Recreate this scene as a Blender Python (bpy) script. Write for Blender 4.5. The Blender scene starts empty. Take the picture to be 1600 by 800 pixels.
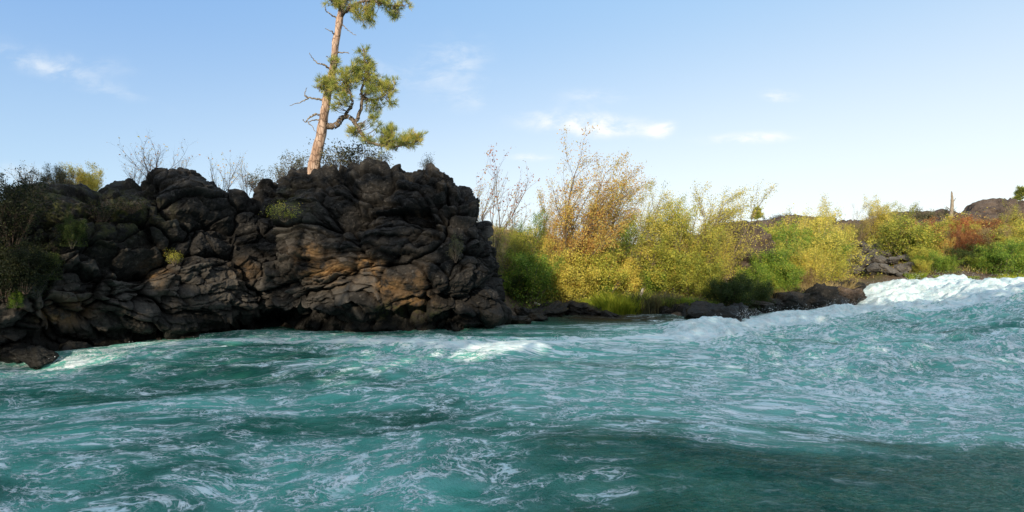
import bpy, math, random
import numpy as np
from mathutils import Vector
random.seed(7); RNG = np.random.default_rng(7)
sc = bpy.context.scene
COL = sc.collection
CAMZ = 3.0
def at(px, py, d): return np.array([(px-800)/800.0*d, d, CAMZ+(400-py)/800.0*d])

# ---------------------------------------------------------------- noise (numpy)
def h3(ix, iy, iz, seed):
    u = np.uint32; c = lambda q: np.asarray(q).astype(np.int32).view(u) if np.ndim(q) else np.int64(q).astype(np.int32).view(u)
    a = c(ix)*u(374761393) + c(iy)*u(668265263) + c(iz)*u(2147483647) + u((seed*974634777) & 0xffffffff)
    a = (a ^ (a >> u(13)))*u(1274126177)
    a = (a ^ (a >> u(16)))*u(2246822519)
    return a ^ (a >> u(15))
def r3(ix, iy, iz, seed): return h3(ix, iy, iz, seed).astype(np.float32)*np.float32(1/4294967295.0)
G = RNG.normal(size=(256, 3)); G /= np.linalg.norm(G, axis=1)[:, None]; G = G.astype(np.float32)
def perlin(x, y, z, seed=0):
    x, y, z = np.broadcast_arrays(*(np.asarray(q, dtype=np.float32) for q in (x, y, z)))
    xi, yi, zi = np.floor(x), np.floor(y), np.floor(z)
    fx, fy, fz = x-xi, y-yi, z-zi
    u = fx*fx*fx*(fx*(fx*6-15)+10); v = fy*fy*fy*(fy*(fy*6-15)+10); w = fz*fz*fz*(fz*(fz*6-15)+10)
    out = 0
    for a in (0, 1):
        for b in (0, 1):
            for c in (0, 1):
                g = G[h3(xi+a, yi+b, zi+c, seed) & 255]
                d = g[..., 0]*(fx-a)+g[..., 1]*(fy-b)+g[..., 2]*(fz-c)
                out = out + d*(u if a else 1-u)*(v if b else 1-v)*(w if c else 1-w)
    return out*1.6
def fbm(x, y, z, o=4, seed=0, g=.5):
    s = 0; a = 1; f = 1
    for i in range(o):
        s = s+a*perlin(x*f, y*f, z*f, seed+i*17); a *= g; f *= 2.03
    return s
def ridged(x, y, z, o=4, seed=0, g=.5):
    s = 0; a = 1; f = 1; n = 0
    for i in range(o):
        s = s+a*(1-np.abs(perlin(x*f, y*f, z*f, seed+i*31))*1.6); n += a; a *= g; f *= 2.07
    return s/n
def sstep(a, b, x):
    t = np.clip((x-a)/(b-a), 0, 1); return t*t*(3-2*t)
def lumps(u, v, cu, cv, seed, flat=1.0, tilt=.5, R=2):
    """overlapping pillow-like blocks: highest of many bulges; second value is small along the cracks"""
    U, V = (u/cu).astype(np.float32), (v/cv).astype(np.float32)
    iu, iv = np.floor(U), np.floor(V)
    m1 = np.full(u.shape, -9.); m2 = np.full(u.shape, -9.); idv = np.zeros(u.shape)
    z0 = np.zeros_like(iu)
    for a in range(-R, R+1):
        for b in range(-R, R+1):
            ci, cj = iu+a, iv+b
            dx = U-(ci+.5+(r3(ci, cj, z0, seed)-.5)*.95); dy = V-(cj+.5+(r3(ci, cj, z0, seed+1)-.5)*.95)
            th = (r3(ci, cj, z0, seed+5)-.5)*1.6
            ex = dx*np.cos(th)-dy*np.sin(th); ey = dx*np.sin(th)+dy*np.cos(th)
            q = (ex*ex*(.5+.7*r3(ci, cj, z0, seed+6))+ey*ey*(.7+.9*r3(ci, cj, z0, seed+7)))
            val = r3(ci, cj, z0, seed+2)*.75+tilt*((r3(ci, cj, z0, seed+3)-.5)*dx+(r3(ci, cj, z0, seed+4)-.5)*dy)-flat*(.9*np.maximum(np.abs(ex)*1.15, np.abs(ey)*1.35)**3+.25*q)
            up = val > m1
            m2 = np.where(up, m1, np.maximum(m2, val)); idv = np.where(up, r3(ci, cj, z0, seed+8), idv); m1 = np.where(up, val, m1)
    return m1, m1-m2, idv

def plates(u, v, cu, cv, seed, tilt=.4, R=1):
    """broken blocks: every cell is a tilted flat face, set in or out; second value small along the joints"""
    U, V = (u/cu).astype(np.float32), (v/cv).astype(np.float32)
    V = V+.0*U; iu, iv = np.floor(U), np.floor(V); z0 = np.zeros_like(iu)
    f1 = np.full(u.shape, 9., np.float32); f2 = f1.copy(); val = np.zeros(u.shape, np.float32)
    for a in range(-R, R+1):
        for b in range(-R, R+1):
            ci, cj = iu+a, iv+b
            dx = U-(ci+.5+(r3(ci, cj, z0, seed)-.5)*.9); dy = V-(cj+.5+(r3(ci, cj, z0, seed+1)-.5)*.9)
            th = (r3(ci, cj, z0, seed+5)-.5)*1.3; c, s = np.cos(th), np.sin(th)
            ex = np.abs(dx*c-dy*s); ey = np.abs(dx*s+dy*c)
            q = .55*np.maximum(ex, ey)+.45*(ex+ey)*.75
            w = (r3(ci, cj, z0, seed+2)-.5)+tilt*2*((r3(ci, cj, z0, seed+3)-.5)*dx+(r3(ci, cj, z0, seed+4)-.5)*dy)
            up = q < f1
            f2 = np.where(up, f1, np.minimum(f2, q)); val = np.where(up, w, val); f1 = np.where(up, q, f1)
    return val, f2-f1

# ---------------------------------------------------------------- objects
def tag(o, label=None, cat=None, group=None, kind=None):
    if label: o['label'] = label
    if cat: o['category'] = cat
    if group: o['group'] = group
    if kind: o['kind'] = kind
    return o
def link(o, parent=None):
    COL.objects.link(o)
    if parent is not None: o.parent = parent
    return o
def mesh_np(name, V, F, smooth=False, attrs=None, corners=None):
    """V (n,3), F (m,k) all faces k corners"""
    V = np.asarray(V, dtype=np.float32); F = np.asarray(F, dtype=np.int32)
    me = bpy.data.meshes.new(name)
    me.vertices.add(len(V)); me.vertices.foreach_set('co', V.ravel())
    k = F.shape[1]
    me.loops.add(F.size); me.loops.foreach_set('vertex_index', F.ravel())
    me.polygons.add(len(F)); me.polygons.foreach_set('loop_start', np.arange(0, F.size, k, dtype=np.int32))
    me.update(calc_edges=True)
    me.polygons.foreach_set('use_smooth', np.full(len(F), smooth))
    for n, a in (attrs or {}).items():
        a = np.asarray(a, dtype=np.float32)
        if a.ndim == 1:
            at_ = me.attributes.new(n, 'FLOAT', 'POINT'); at_.data.foreach_set('value', a)
        else:
            at_ = me.attributes.new(n, 'FLOAT_VECTOR', 'POINT'); at_.data.foreach_set('vector', a.ravel())
    me.validate()
    return me
def ob(name, me, mat, parent=None):
    o = bpy.data.objects.new(name, me)
    if not me.materials: me.materials.append(None)
    link(o, parent)
    o.material_slots[0].link = 'OBJECT'; o.material_slots[0].material = mat
    return o
def empty(name, loc, rz=0, s=1):
    o = bpy.data.objects.new(name, None); o.empty_display_size = .2
    o.location = loc; o.rotation_euler = (0, 0, rz); o.scale = (s, s, s) if np.isscalar(s) else s
    return link(o)
def grid_faces(nr, nc):
    i = np.arange(nr*nc).reshape(nr, nc)
    return np.stack([i[:-1, :-1], i[:-1, 1:], i[1:, 1:], i[1:, :-1]], -1).reshape(-1, 4)

# ---------------------------------------------------------------- material helper
class NT:
    def __init__(s, name=None, tree=None):
        if tree is None:
            s.m = bpy.data.materials.new(name); s.m.use_nodes = True; tree = s.m.node_tree
        s.t = tree; s.t.nodes.clear()
    def n(s, typ, _in=None, **kw):
        nd = s.t.nodes.new(typ)
        for k, v in kw.items(): setattr(nd, k, v)
        for k, v in (_in or {}).items():
            sk = nd.inputs[k]
            if isinstance(v, bpy.types.NodeSocket): s.t.links.new(v, sk)
            else:
                if isinstance(v, (tuple, list)) and len(v) == 3 and sk.type == 'RGBA': v = (*v, 1)
                sk.default_value = v
        return nd
    def math(s, op, a, b=0., c=None, clamp=False):
        d = {0: a, 1: b}
        if c is not None: d[2] = c
        return s.n('ShaderNodeMath', d, operation=op, use_clamp=clamp).outputs[0]
    def mix(s, f, a, b, typ='MIX'):
        nd = s.n('ShaderNodeMix', {0: f, 6: a, 7: b}, data_type='RGBA', blend_type=typ)
        return nd.outputs[2]
    def ramp(s, fac, pts, interp='LINEAR'):
        nd = s.n('ShaderNodeValToRGB', {0: fac}); cr = nd.color_ramp; cr.interpolation = interp
        while len(cr.elements) < len(pts): cr.elements.new(.5)
        for e, (p, c) in zip(cr.elements, pts):
            e.position = p; e.color = (c, c, c, 1) if np.isscalar(c) else (*c, 1)
        return nd.outputs[0]
    def mr(s, v, a, b, c=0., d=1., smooth=True):
        nd = s.n('ShaderNodeMapRange', {0: v, 1: a, 2: b, 3: c, 4: d}, interpolation_type='SMOOTHSTEP' if smooth else 'LINEAR')
        return nd.outputs[0]
    def noise(s, vec, scale, detail=4, rough=.55, dist=0., typ='FBM', **kw):
        return s.n('ShaderNodeTexNoise', {'Vector': vec, 'Scale': scale, 'Detail': detail, 'Roughness': rough, 'Distortion': dist}, noise_type=typ, **kw).outputs[0]
    def attr(s, name, out=2): return s.n('ShaderNodeAttribute', attribute_name=name).outputs[out]
    def out(s, sh):
        s.n('ShaderNodeOutputMaterial', {0: sh}); return s.m

def rock_material(name, c1, c2, c3, stain=True, fine=1.0):
    T = NT(name); pos = T.n('ShaderNodeNewGeometry').outputs['Position']
    n1 = T.noise(pos, .9, 8, .65, .3); n2 = T.noise(pos, 7.*fine, 6, .7); n3 = T.noise(pos, 34.*fine, 3, .7)
    base = T.mix(T.mr(n1, .38, .64), c1, c2)
    base = T.mix(T.mr(n2, .52, .68, 0, .8), base, c3)
    base = T.mix(T.mr(n3, .35, .7, 0, 1), T.mix(1., base, (.5, .5, .5), 'MULTIPLY'), base)
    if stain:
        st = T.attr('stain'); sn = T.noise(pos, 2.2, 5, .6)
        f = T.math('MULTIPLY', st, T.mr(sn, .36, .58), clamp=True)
        base = T.mix(T.math('MULTIPLY', f, .9), base, (.36, .205, .08))  # orange stain colour, with sun patches painted into it
        ms = T.attr('moss'); f2 = T.math('MULTIPLY', ms, T.mr(T.noise(pos, 3.1, 5, .65), .42, .6), clamp=True)
        base = T.mix(f2, base, (.075, .08, .018))
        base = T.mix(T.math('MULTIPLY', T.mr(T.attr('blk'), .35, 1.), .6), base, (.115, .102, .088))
        crack_shade = T.attr('crack_shade')
        base = T.mix(T.math('MULTIPLY', crack_shade, .8), base, (.008, .007, .006))  # crevice shade painted into the colour along the cracks
    z = T.n('ShaderNodeSeparateXYZ', {0: pos}).outputs[2]
    zz = T.math('ADD', z, T.math('MULTIPLY', T.math('SUBTRACT', n1, .5), 1.0))
    wet = T.mr(zz, .35, 1.05, 1., 0.)
    base = T.mix(T.math('MULTIPLY', wet, .8), base, (.010, .009, .007))
    bh = T.math('ADD', T.math('MULTIPLY', n2, .6), T.math('MULTIPLY', n3, .25))
    vor = T.n('ShaderNodeTexVoronoi', {'Vector': pos, 'Scale': 9.*fine, 'Randomness': 1.}, feature='F1').outputs[0]
    bh = T.math('ADD', bh, T.math('MULTIPLY', vor, -.35))
    bmp = T.n('ShaderNodeBump', {'Strength': 1., 'Distance': .10, 'Height': bh})
    b = T.n('ShaderNodeBsdfPrincipled', {'Base Color': base, 'Roughness': T.math('SUBTRACT', .88, T.math('MULTIPLY', wet, .5)), 'Normal': bmp.outputs[0], 'Specular IOR Level': .3})
    return T.out(b.outputs[0])
M = {}
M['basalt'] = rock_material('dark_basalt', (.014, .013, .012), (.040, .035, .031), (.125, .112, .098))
M['boulder'] = rock_material('boulder_basalt', (.025, .021, .017), (.06, .05, .04), (.12, .10, .08), stain=False)
M['wet'] = rock_material('wet_shaded_rock', (.010, .009, .007), (.035, .030, .024), (.12, .105, .085), stain=False)  # wet rock, with some shade put into the dark colour
M['grey_rock'] = rock_material('grey_talus', (.10, .088, .076), (.20, .18, .155), (.34, .31, .27), stain=False)
M['brown_rock'] = rock_material('brown_lava', (.09, .062, .045), (.17, .125, .095), (.30, .24, .19), stain=False)

def leaf_material(name, pts, trans=.35, rough=.55):
    T = NT(name); t = T.attr('tint'); rnd = T.n('ShaderNodeObjectInfo').outputs['Random']
    pos = T.n('ShaderNodeNewGeometry').outputs['Position']
    f = T.math('ADD', t, T.math('MULTIPLY', T.math('SUBTRACT', rnd, .5), .22))
    f = T.math('ADD', f, T.math('MULTIPLY', T.math('SUBTRACT', T.noise(pos, .9, 3, .6), .5), 1.1))
    c = T.ramp(f, pts)
    a = T.n('ShaderNodeBsdfPrincipled', {'Base Color': c, 'Roughness': rough, 'Specular IOR Level': .25})
    b = T.n('ShaderNodeBsdfTranslucent', {'Color': T.mix(.5, c, (.5, .45, .05), 'MIX') if False else c})
    return T.out(T.n('ShaderNodeMixShader', {0: trans, 1: a.outputs[0], 2: b.outputs[0]}).outputs[0])
LM = {}
LM['gold'] = leaf_material('golden_leaves', [(.1, (.34, .14, .04)), (.35, (.60, .33, .08)), (.6, (.66, .46, .12)), (.9, (.56, .50, .12))])
LM['yellow'] = leaf_material('yellow_leaves', [(.1, (.27, .27, .05)), (.45, (.64, .56, .10)), (.75, (.78, .64, .12)), (.95, (.60, .40, .09))])
LM['olive'] = leaf_material('yellow_green_leaves', [(.1, (.14, .19, .03)), (.5, (.46, .46, .07)), (.8, (.64, .56, .09)), (.95, (.50, .30, .06))])
LM['green'] = leaf_material('green_leaves', [(.1, (.05, .11, .012)), (.5, (.18, .30, .035)), (.8, (.36, .43, .06)), (.97, (.45, .40, .06))])
LM['dark'] = leaf_material('dark_leaves', [(.1, (.008, .013, .005)), (.6, (.022, .030, .009)), (.95, (.07, .075, .02))])  # leaves of the shaded side, shade painted into the colour
LM['deep'] = leaf_material('shaded_green_leaves', [(.1, (.02, .04, .008)), (.6, (.055, .09, .018)), (.95, (.16, .17, .04))])  # darker copy of the green leaves, shade put into the colour
LM['red'] = leaf_material('russet_leaves', [(.1, (.26, .08, .035)), (.5, (.45, .17, .06)), (.9, (.50, .32, .09))])
LM['sage'] = leaf_material('sage_leaves', [(.1, (.07, .07, .035)), (.5, (.14, .14, .07)), (.9, (.25, .22, .10))])
LM['tan'] = leaf_material('dry_grass', [(.1, (.20, .14, .06)), (.5, (.38, .28, .12)), (.9, (.52, .42, .20))])
LM['grass'] = leaf_material('fresh_grass', [(.1, (.12, .19, .02)), (.5, (.27, .34, .03)), (.9, (.52, .50, .06))])
LM['needle'] = leaf_material('pine_needles', [(.1, (.12, .17, .04)), (.45, (.32, .36, .08)), (.75, (.58, .53, .12)), (1., (.55, .40, .10))], trans=.3)
def bark(name, c1, c2, sc_=6.):
    T = NT(name); pos = T.n('ShaderNodeNewGeometry').outputs['Position']
    mp = T.n('ShaderNodeMapping', {0: pos, 'Scale': (1, 1, .35)}).outputs[0]
    n = T.noise(mp, sc_, 6, .65); v = T.n('ShaderNodeTexVoronoi', {'Vector': mp, 'Scale': sc_*1.6}, feature='DISTANCE_TO_EDGE').outputs[0]
    c = T.mix(T.mr(n, .35, .65), c1, c2); c = T.mix(T.mr(v, .0, .12, .8, 0.), c, tuple(.25*q for q in c1))
    b = T.n('ShaderNodeBump', {'Strength': .8, 'Distance': .03, 'Height': T.math('ADD', T.math('MINIMUM', v, .15), T.math('MULTIPLY', n, .2))})
    return T.out(T.n('ShaderNodeBsdfPrincipled', {'Base Color': c, 'Roughness': .9, 'Specular IOR Level': .15, 'Normal': b.outputs[0]}).outputs[0])
M['pine_bark'] = bark('pine_bark', (.36, .23, .16), (.60, .44, .34), 5.)
M['dead'] = bark('dead_wood', (.25, .20, .15), (.45, .38, .28), 12.)
M['twig'] = bark('twig_bark', (.16, .12, .09), (.30, .24, .18), 10.)
M['twig_dark'] = bark('dark_twig_bark', (.07, .05, .04), (.15, .11, .09), 10.)
M['pale'] = bark('pale_bark', (.33, .29, .23), (.5, .46, .38), 8.)

# ---------------------------------------------------------------- banks, water level, ground
BANK = np.array([(-80, -2), (-40, 2), (-24, 6), (-19, 10), (-16.2, 14.2), (-14.6, 17), (-13.2, 19.4), (-10.2, 21.8), (-6.8, 21.4), (-4, 21.4), (-2.4, 21.8), (-1.6, 22.6), (-.9, 24), (1.6, 26.2),
                 (5, 27.2), (7.2, 26.9), (8.4, 25.0), (9.4, 24.1), (11, 24.6), (12.8, 26.6), (15.5, 28.0), (18.5, 29.2), (21.6, 31.5), (22.6, 34.5), (24.5, 37.2), (29, 37.3), (35, 35.6), (46, 34.), (70, 32), (200, 34)], float)
def bank_dist(x, y):
    """distance to the far bank line, positive on land"""
    best = np.full(x.shape, 1e9); sgn = np.ones(x.shape)
    for (ax, ay), (bx, by) in zip(BANK[:-1], BANK[1:]):
        dx, dy = bx-ax, by-ay; L = dx*dx+dy*dy
        t = np.clip(((x-ax)*dx+(y-ay)*dy)/L, 0, 1)
        d = np.hypot(x-ax-t*dx, y-ay-t*dy)
        cr = dx*(y-ay)-dy*(x-ax)
        m = d < best-1e-9
        best = np.where(m, d, best); sgn = np.where(m, np.sign(cr), sgn)
    return best*sgn
def level(x, y):
    """mean river surface: pool, tongue of the rapid, upper pool"""
    lip = x - .35*(y-34)
    return 1.22*sstep(20., 29.0, lip) + .12*sstep(4, 18, x) + .05*np.clip((x-30)/30., 0, 1)
def near_shore(x): return 3.3-.015*x*0+.5*np.sin(x*.23+1.)-.012*np.clip(x, 0, 60)*0
RIDGE_X = [-120, -60, -45, -28, -16, -12, 0, 20, 60, 200]
def ground_h(x, y):
    d = bank_dist(x, y); w = level(x, y)
    n = fbm(x*.25, y*.25, 0*x, 5, 3); nb = fbm(x*.03, y*.03, 0*x, 3, 9); nf = fbm(x*1.1, y*1.1, 0*x, 3, 19)
    P = np.interp(x-.28*np.clip(y-30, 0, 60), [-30, -14, -8, -3, 2, 6, 14, 24, 40], [4.2, 5.0, 5.7, 5.2, 3.0, 3.3, 5.4, 5.9, 6.3])
    rate = np.interp(x, [-20, -3, 0, 2, 8, 14, 19, 24, 40], [2., 1.5, .8, .25, .22, .30, .34, .29, .26])
    dd = np.clip(d-.2, 0, None)
    up = P*(1-np.exp(-rate*dd/np.maximum(P, .1)*1.15))
    far = w*np.exp(-dd/30.)+up+n*np.clip(dd*.12, 0, .55)+nb*np.clip(dd*.03, 0, 2.2)+nf*np.clip(dd*.08, 0, .16)
    far = np.where(d < .2, w-.05+np.clip(d-.2, -4, 0)*.45, far)
    far = far*(1-.35*sstep(150, 900, np.hypot(x, y)))
    s = near_shore(x)-y      # positive on the near bank
    near = np.where(s < 0, w-.05+np.clip(s, -4, 0)*.45, w+1.35*(1-np.exp(-s*.9))+.15*n*np.clip(s, 0, 1))
    bl = sstep(4.5, 17.5, s)*(8.6+1.2*nb+.6*n)  # unseen bluff, added behind the viewpoint to cast shade
    near = near+bl
    return np.where(s > -8, np.maximum(near, np.where(d > -6, far, -9)), far)
def gh(x, y): return float(ground_h(np.array([float(x)]), np.array([float(y)]))[0])
def build_ground():
    def axis(c, n, A=22., ext=4200.):
        k = math.asinh(ext/A); t = np.linspace(-k, k, n); return c+A*np.sinh(t)
    xs, ys = axis(8, 640), axis(27, 560)
    X, Y = np.meshgrid(xs, ys)
    Z = ground_h(X, Y)
    d = bank_dist(X, Y)
    rk = sstep(.1, .35, fbm(X*.11+4, Y*.11, 0*X, 4, 41)+.18*sstep(14, 26, d)*(X > 10))
    shore = sstep(2.0, .3, d)
    rk = np.clip(rk+shore, 0, 1)
    lp, cr, _ = lumps(X+.4*Y, Y, 1.1, .9, 77)
    Z = Z+np.where((d > .3) & (np.hypot(X, Y) < 160), rk*(lp-.2)*.3*sstep(.3, 1.5, d), 0)
    me = mesh_np('ground', np.stack([X, Y, Z], -1).reshape(-1, 3), grid_faces(*X.shape), True, {'rocky': rk.ravel()})
    T = NT('bank_ground'); pos = T.n('ShaderNodeNewGeometry').outputs['Position']
    n1 = T.noise(pos, .35, 6, .6); n2 = T.noise(pos, 5., 6, .7); n3 = T.noise(pos, 1.4, 5, .6)
    soil = T.mix(T.mr(n3, .4, .62), (.13, .09, .045), (.27, .20, .10))
    soil = T.mix(T.mr(n1, .5, .62), soil, (.10, .11, .03))
    rock = T.mix(T.mr(n2, .35, .7), (.06, .045, .035), (.20, .155, .12))
    c = T.mix(T.math('MULTIPLY', T.attr('rocky'), T.mr(n2, .3, .5, .6, 1.)), soil, rock)
    b = T.n('ShaderNodeBump', {'Strength': 1., 'Distance': .15, 'Height': T.math('ADD', n2, n3)})
    m = T.out(T.n('ShaderNodeBsdfPrincipled', {'Base Color': c, 'Roughness': .95, 'Specular IOR Level': .1, 'Normal': b.outputs[0]}).outputs[0])
    tag(ob('ground', me, m), kind='structure')
build_ground()

# ---------------------------------------------------------------- river
def blob(x, y, px, py, sx, sy, rot=0, w=0.):
    d = (CAMZ-w)*800/(py-400); cx = (px-800)/800*d; c, s = math.cos(rot), math.sin(rot)
    u = (x-cx)*c+(y-d)*s; v = -(x-cx)*s+(y-d)*c
    return np.exp(-(u/sx)**2-(v/sy)**2)
def polyd(x, y, pts):
    best = np.full(x.shape, 1e9)
    for (ax, ay), (bx, by) in zip(pts[:-1], pts[1:]):
        dx, dy = bx-ax, by-ay
        t = np.clip(((x-ax)*dx+(y-ay)*dy)/(dx*dx+dy*dy), 0, 1)
        best = np.minimum(best, np.hypot(x-ax-t*dx, y-ay-t*dy))
    return best
def build_water():
    xs = np.concatenate([np.linspace(-120, -30, 60, endpoint=False), np.arange(-30, 42, .06), np.arange(42, 80, .4), np.linspace(80, 200, 40)])
    ys = [2.0]
    while ys[-1] < 44: ys.append(ys[-1]+max(.028, .0042*ys[-1]))
    ys = np.array(ys)
    X, Y = np.meshgrid(xs, ys); Z0 = np.zeros_like(X)
    W = level(X, Y); d = bank_dist(X, Y)
    # coordinates carried along by the current: swirled, stretched along the flow
    s1 = fbm(X*.16, Y*.22, Z0, 3, 201); s2 = fbm(X*.16+9, Y*.22, Z0, 3, 202)
    e1 = fbm(X*.7, Y*1.0, Z0, 3, 205); e2 = fbm(X*.7+5, Y*1.0, Z0, 3, 206)
    ang = np.interp(X, [-20, 0, 6, 20, 40], [.25, .05, -.22, -.1, .1])
    fu = X*np.cos(ang)+Y*np.sin(ang)+.9*s1+.10*e1
    fv = -X*np.sin(ang)+Y*np.cos(ang)+.75*s2+.10*e2
    # energy of the water
    rap = sstep(19, 24, X-.2*(Y-34))*sstep(20, 26, Y)
    ridge = polyd(X, Y, [(-7, 17.5), (-3, 17.2), (0, 16.6), (3.5, 18.6), (6.5, 19.5), (10.5, 22.2), (14.5, 24.6), (19, 27.6), (23, 30.2), (28, 31)])
    rg = np.exp(-(ridge/1.15)**2)*sstep(-9, 0, X)
    left = polyd(X, Y, [(-14.6, 12.3), (-12.2, 15), (-10.4, 17.2), (-8, 18.4), (-4, 18.2), (0, 18)])
    lf = np.exp(-(left/.8)**2)
    quiet = sstep(0, 2.5, -d)
    cove = np.exp(-((X-5)/4.2)**2-((Y-25)/2.3)**2)
    calm = 1-.75*sstep(9.5, 6.5, Y+.0*X+.25*np.clip(X-4, -2, 6)*-1)*sstep(0, 4, X)
    amp = .045+.06*sstep(8, 16, Y)+.13*rg+.17*rap+.06*sstep(4, 14, X)
    amp = amp*(1-.7*cove)*(.35+.65*quiet)*calm
    big = fbm(fu*.33, fv*.62, Z0+1.3, 3, 211); mid = ridged(fu*.8, fv*1.5, Z0+2.3, 3, 212)-.62
    sm = ridged(fu*2.6, fv*4.2, Z0+4.3, 3, 213)-.62; ti = fbm(fu*7, fv*11, Z0, 3, 214)
    Z = W+(.014+.012*sstep(9.5, 6., Y))*fbm(fu*2.9, fv*5.2, Z0, 4, 216, .6)*(1-.6*sstep(12, 20, Y))+amp*(1.35*big+.85*mid+.24*sm+.06*ti)
    Z += (.10+.05*sstep(4, 14, X))*quiet*calm*(1-.8*cove)*fbm(fu*.19, fv*.42, Z0+7, 2, 218)*1.6
    Z += rg*.18*(.6+.8*fbm(X*.45, Y*.45, Z0, 2, 220))
    # chute beside the bank and the standing waves below it
    ch = np.exp(-((X-25.5-.2*(Y-34))/3.6)**2)*sstep(30, 33, Y)
    Z += ch*.12*ridged(X*.9+fv, (Y-.8*X)*2.2, Z0, 3, 231)
    wav = np.sin((X-.5*(Y-30))*1.25)*np.exp(-((X-31)/10)**2)*sstep(20, 25, Y)*sstep(36, 33, Y)
    Z += .13*wav
    Z += .30*blob(X, Y, 795, 552, 1.3, .55, .25)+.22*blob(X, Y, 1560, 520, 2.2, .9)
    # foam
    n1 = fbm(fu*.28, fv*.5, Z0, 4, 240); n2 = fbm(fu*1.1, fv*2.0, Z0, 4, 241)
    band = sstep(6.8, 10.5, Y-.42*np.clip(9-X, -5, 5)*.35)*sstep(1., 6.5, X)
    D = .175+.06*sstep(3, 14, Y)
    D += .42*band+.80*rg+.75*rap*sstep(35.5, 26, Y+0*X)*.8+.72*lf*(.6+.8*sstep(-.2, .4, fbm(X*.6, Y*.6, Z0, 3, 250)))+.75*ch
    D += .28*blob(X, Y, 880, 600, 3.6, 2.2)+.20*blob(X, Y, 60, 700, 2.4, 1.6)+.12*blob(X, Y, 480, 740, 1.6, .8)
    D += .25*blob(X, Y, 700, 560, 3.4, 1.6)+.5*blob(X, Y, 795, 552, 1.1, .4, .25)
    D += .9*sstep(23.5, 25.5, X-.2*(Y-34))*sstep(30, 33.5, Y)*sstep(48, 34, X)
    D += .10*sstep(20, 13, Y)*sstep(-16, -4, X)
    D -= .42*blob(X, Y, 1500, 508, 3.2, 1.6, 0, .1)+.36*blob(X, Y, 1590, 535, 3.5, 1.6)+.2*blob(X, Y, 1290, 540, 2.6, 1.)+.2*blob(X, Y, 1120, 585, 2.2, .8)
    D -= .40*cove*1.3+.04*blob(X, Y, 330, 620, 4.2, 1.7)+.04*blob(X, Y, 560, 660, 1.8, 1.)
    D -= .36*sstep(9.0, 6.4, Y-.22*(X-4)*-.6+1.3*n1)*sstep(1.0, 6, X)
    D -= .25*sstep(9.2, 6.2, Y)*sstep(-2., 3, X)
    D += .20*n1+.12*n2*(.5+D)
    D += .9*np.clip(mid, -.1, .4)*amp*2.2
    D += .35*np.exp(-np.abs(d+.25)/.22)*sstep(.3, .6, rap+lf+.3)
    aer = np.clip(.30+.62*D+.22*n1, 0, 1)
    aer = aer*(1-.5*cove)
    me = mesh_np('water', np.stack([X, Y, Z], -1).reshape(-1, 3), grid_faces(*X.shape), True,
                 {'foam': np.clip(D, 0, 1.4).ravel(), 'aer': aer.ravel(), 'shallow': cove.ravel(), 'flow': np.stack([fu, fv, Z0], -1).reshape(-1, 3)})
    T = NT('river_water'); fl = T.attr('flow', 1); foam = T.attr('foam'); aer = T.attr('aer'); sh = T.attr('shallow')
    pos = T.n('ShaderNodeNewGeometry').outputs['Position']
    m1 = T.n('ShaderNodeMapping', {0: fl, 'Scale': (1.0, 1.65, 1)}).outputs[0]
    def vsum(a, b, k):
        v = T.n('ShaderNodeVectorMath', {0: T.n('ShaderNodeVectorMath', {0: b, 1: (.5, .5, .5)}, operation='SUBTRACT').outputs[0], 'Scale': k}, operation='SCALE').outputs[0]
        return T.n('ShaderNodeVectorMath', {0: a, 1: v}, operation='ADD').outputs[0]
    m1 = vsum(m1, T.n('ShaderNodeTexNoise', {'Vector': pos, 'Scale': .9, 'Detail': 2.}).outputs[1], .55)
    m2 = vsum(m1, T.n('ShaderNodeTexNoise', {'Vector': m1, 'Scale': 3.2, 'Detail': 4., 'Roughness': .65}).outputs[1], .30)
    def ridge_of(scale, w, sh_):
        v = T.n('ShaderNodeVectorMath', {0: m2, 1: (sh_, sh_*2, sh_*3)}, operation='ADD').outputs[0]
        n = T.noise(v, scale, 3., .55)
        return T.mr(T.math('ABSOLUTE', T.math('SUBTRACT', n, .5)), 0., w, 1., 0.)
    halo = T.math('MAXIMUM', ridge_of(1.1, .16, 0.), T.math('MULTIPLY', ridge_of(3.2, .2, 13.), .8)); fa = ridge_of(1.1, .032, 0.); fa2 = ridge_of(1.9, .032, 7.); fb = ridge_of(3.2, .042, 13.); fc = ridge_of(7., .065, 21.)
    patch = T.noise(m1, .8, 5, .6); patch2 = T.noise(m1, 3.6, 6, .68); patch3 = T.noise(m2, 1.7, 4, .6)
    lace = T.math('MAXIMUM', T.math('MAXIMUM', fa, fa2), T.math('MAXIMUM', T.math('MULTIPLY', fb, .85), T.math('MULTIPLY', fc, .6)))
    lace = T.math('MULTIPLY', lace, T.mr(patch3, .36, .62, .1, 1.1))
    gate = T.mr(T.math('ADD', T.math('ADD', T.math('MULTIPLY', patch, .55), .22), T.math('MULTIPLY', foam, .5)), .40, .86)
    curd = T.mr(T.math('ADD', patch2, T.math('MULTIPLY', foam, .12)), .58, .74)
    mask = T.math('MULTIPLY', T.math('MAXIMUM', lace, T.math('MULTIPLY', curd, T.mr(foam, .25, .8, .35, .8))), gate)
    lace2 = lace
    heavy = T.mr(T.math('ADD', foam, T.math('MULTIPLY', T.math('SUBTRACT', patch2, .5), 1.9)), .74, 1.12)
    mask = T.math('MAXIMUM', mask, T.math('MULTIPLY', heavy, .95))
    mask = T.mr(mask, .06, .62)
    sp = T.noise(pos, 38., 3, .7)
    mask = T.math('MULTIPLY', mask, T.mr(sp, .25, .5, .8, 1.), clamp=True)
    deep = T.mix(T.mr(T.noise(m1, .5, 3, .5), .35, .65), (.010, .140, .092), (.028, .235, .155))
    milky = T.mix(T.mr(aer, .25, .85), deep, (.12, .56, .44))
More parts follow.
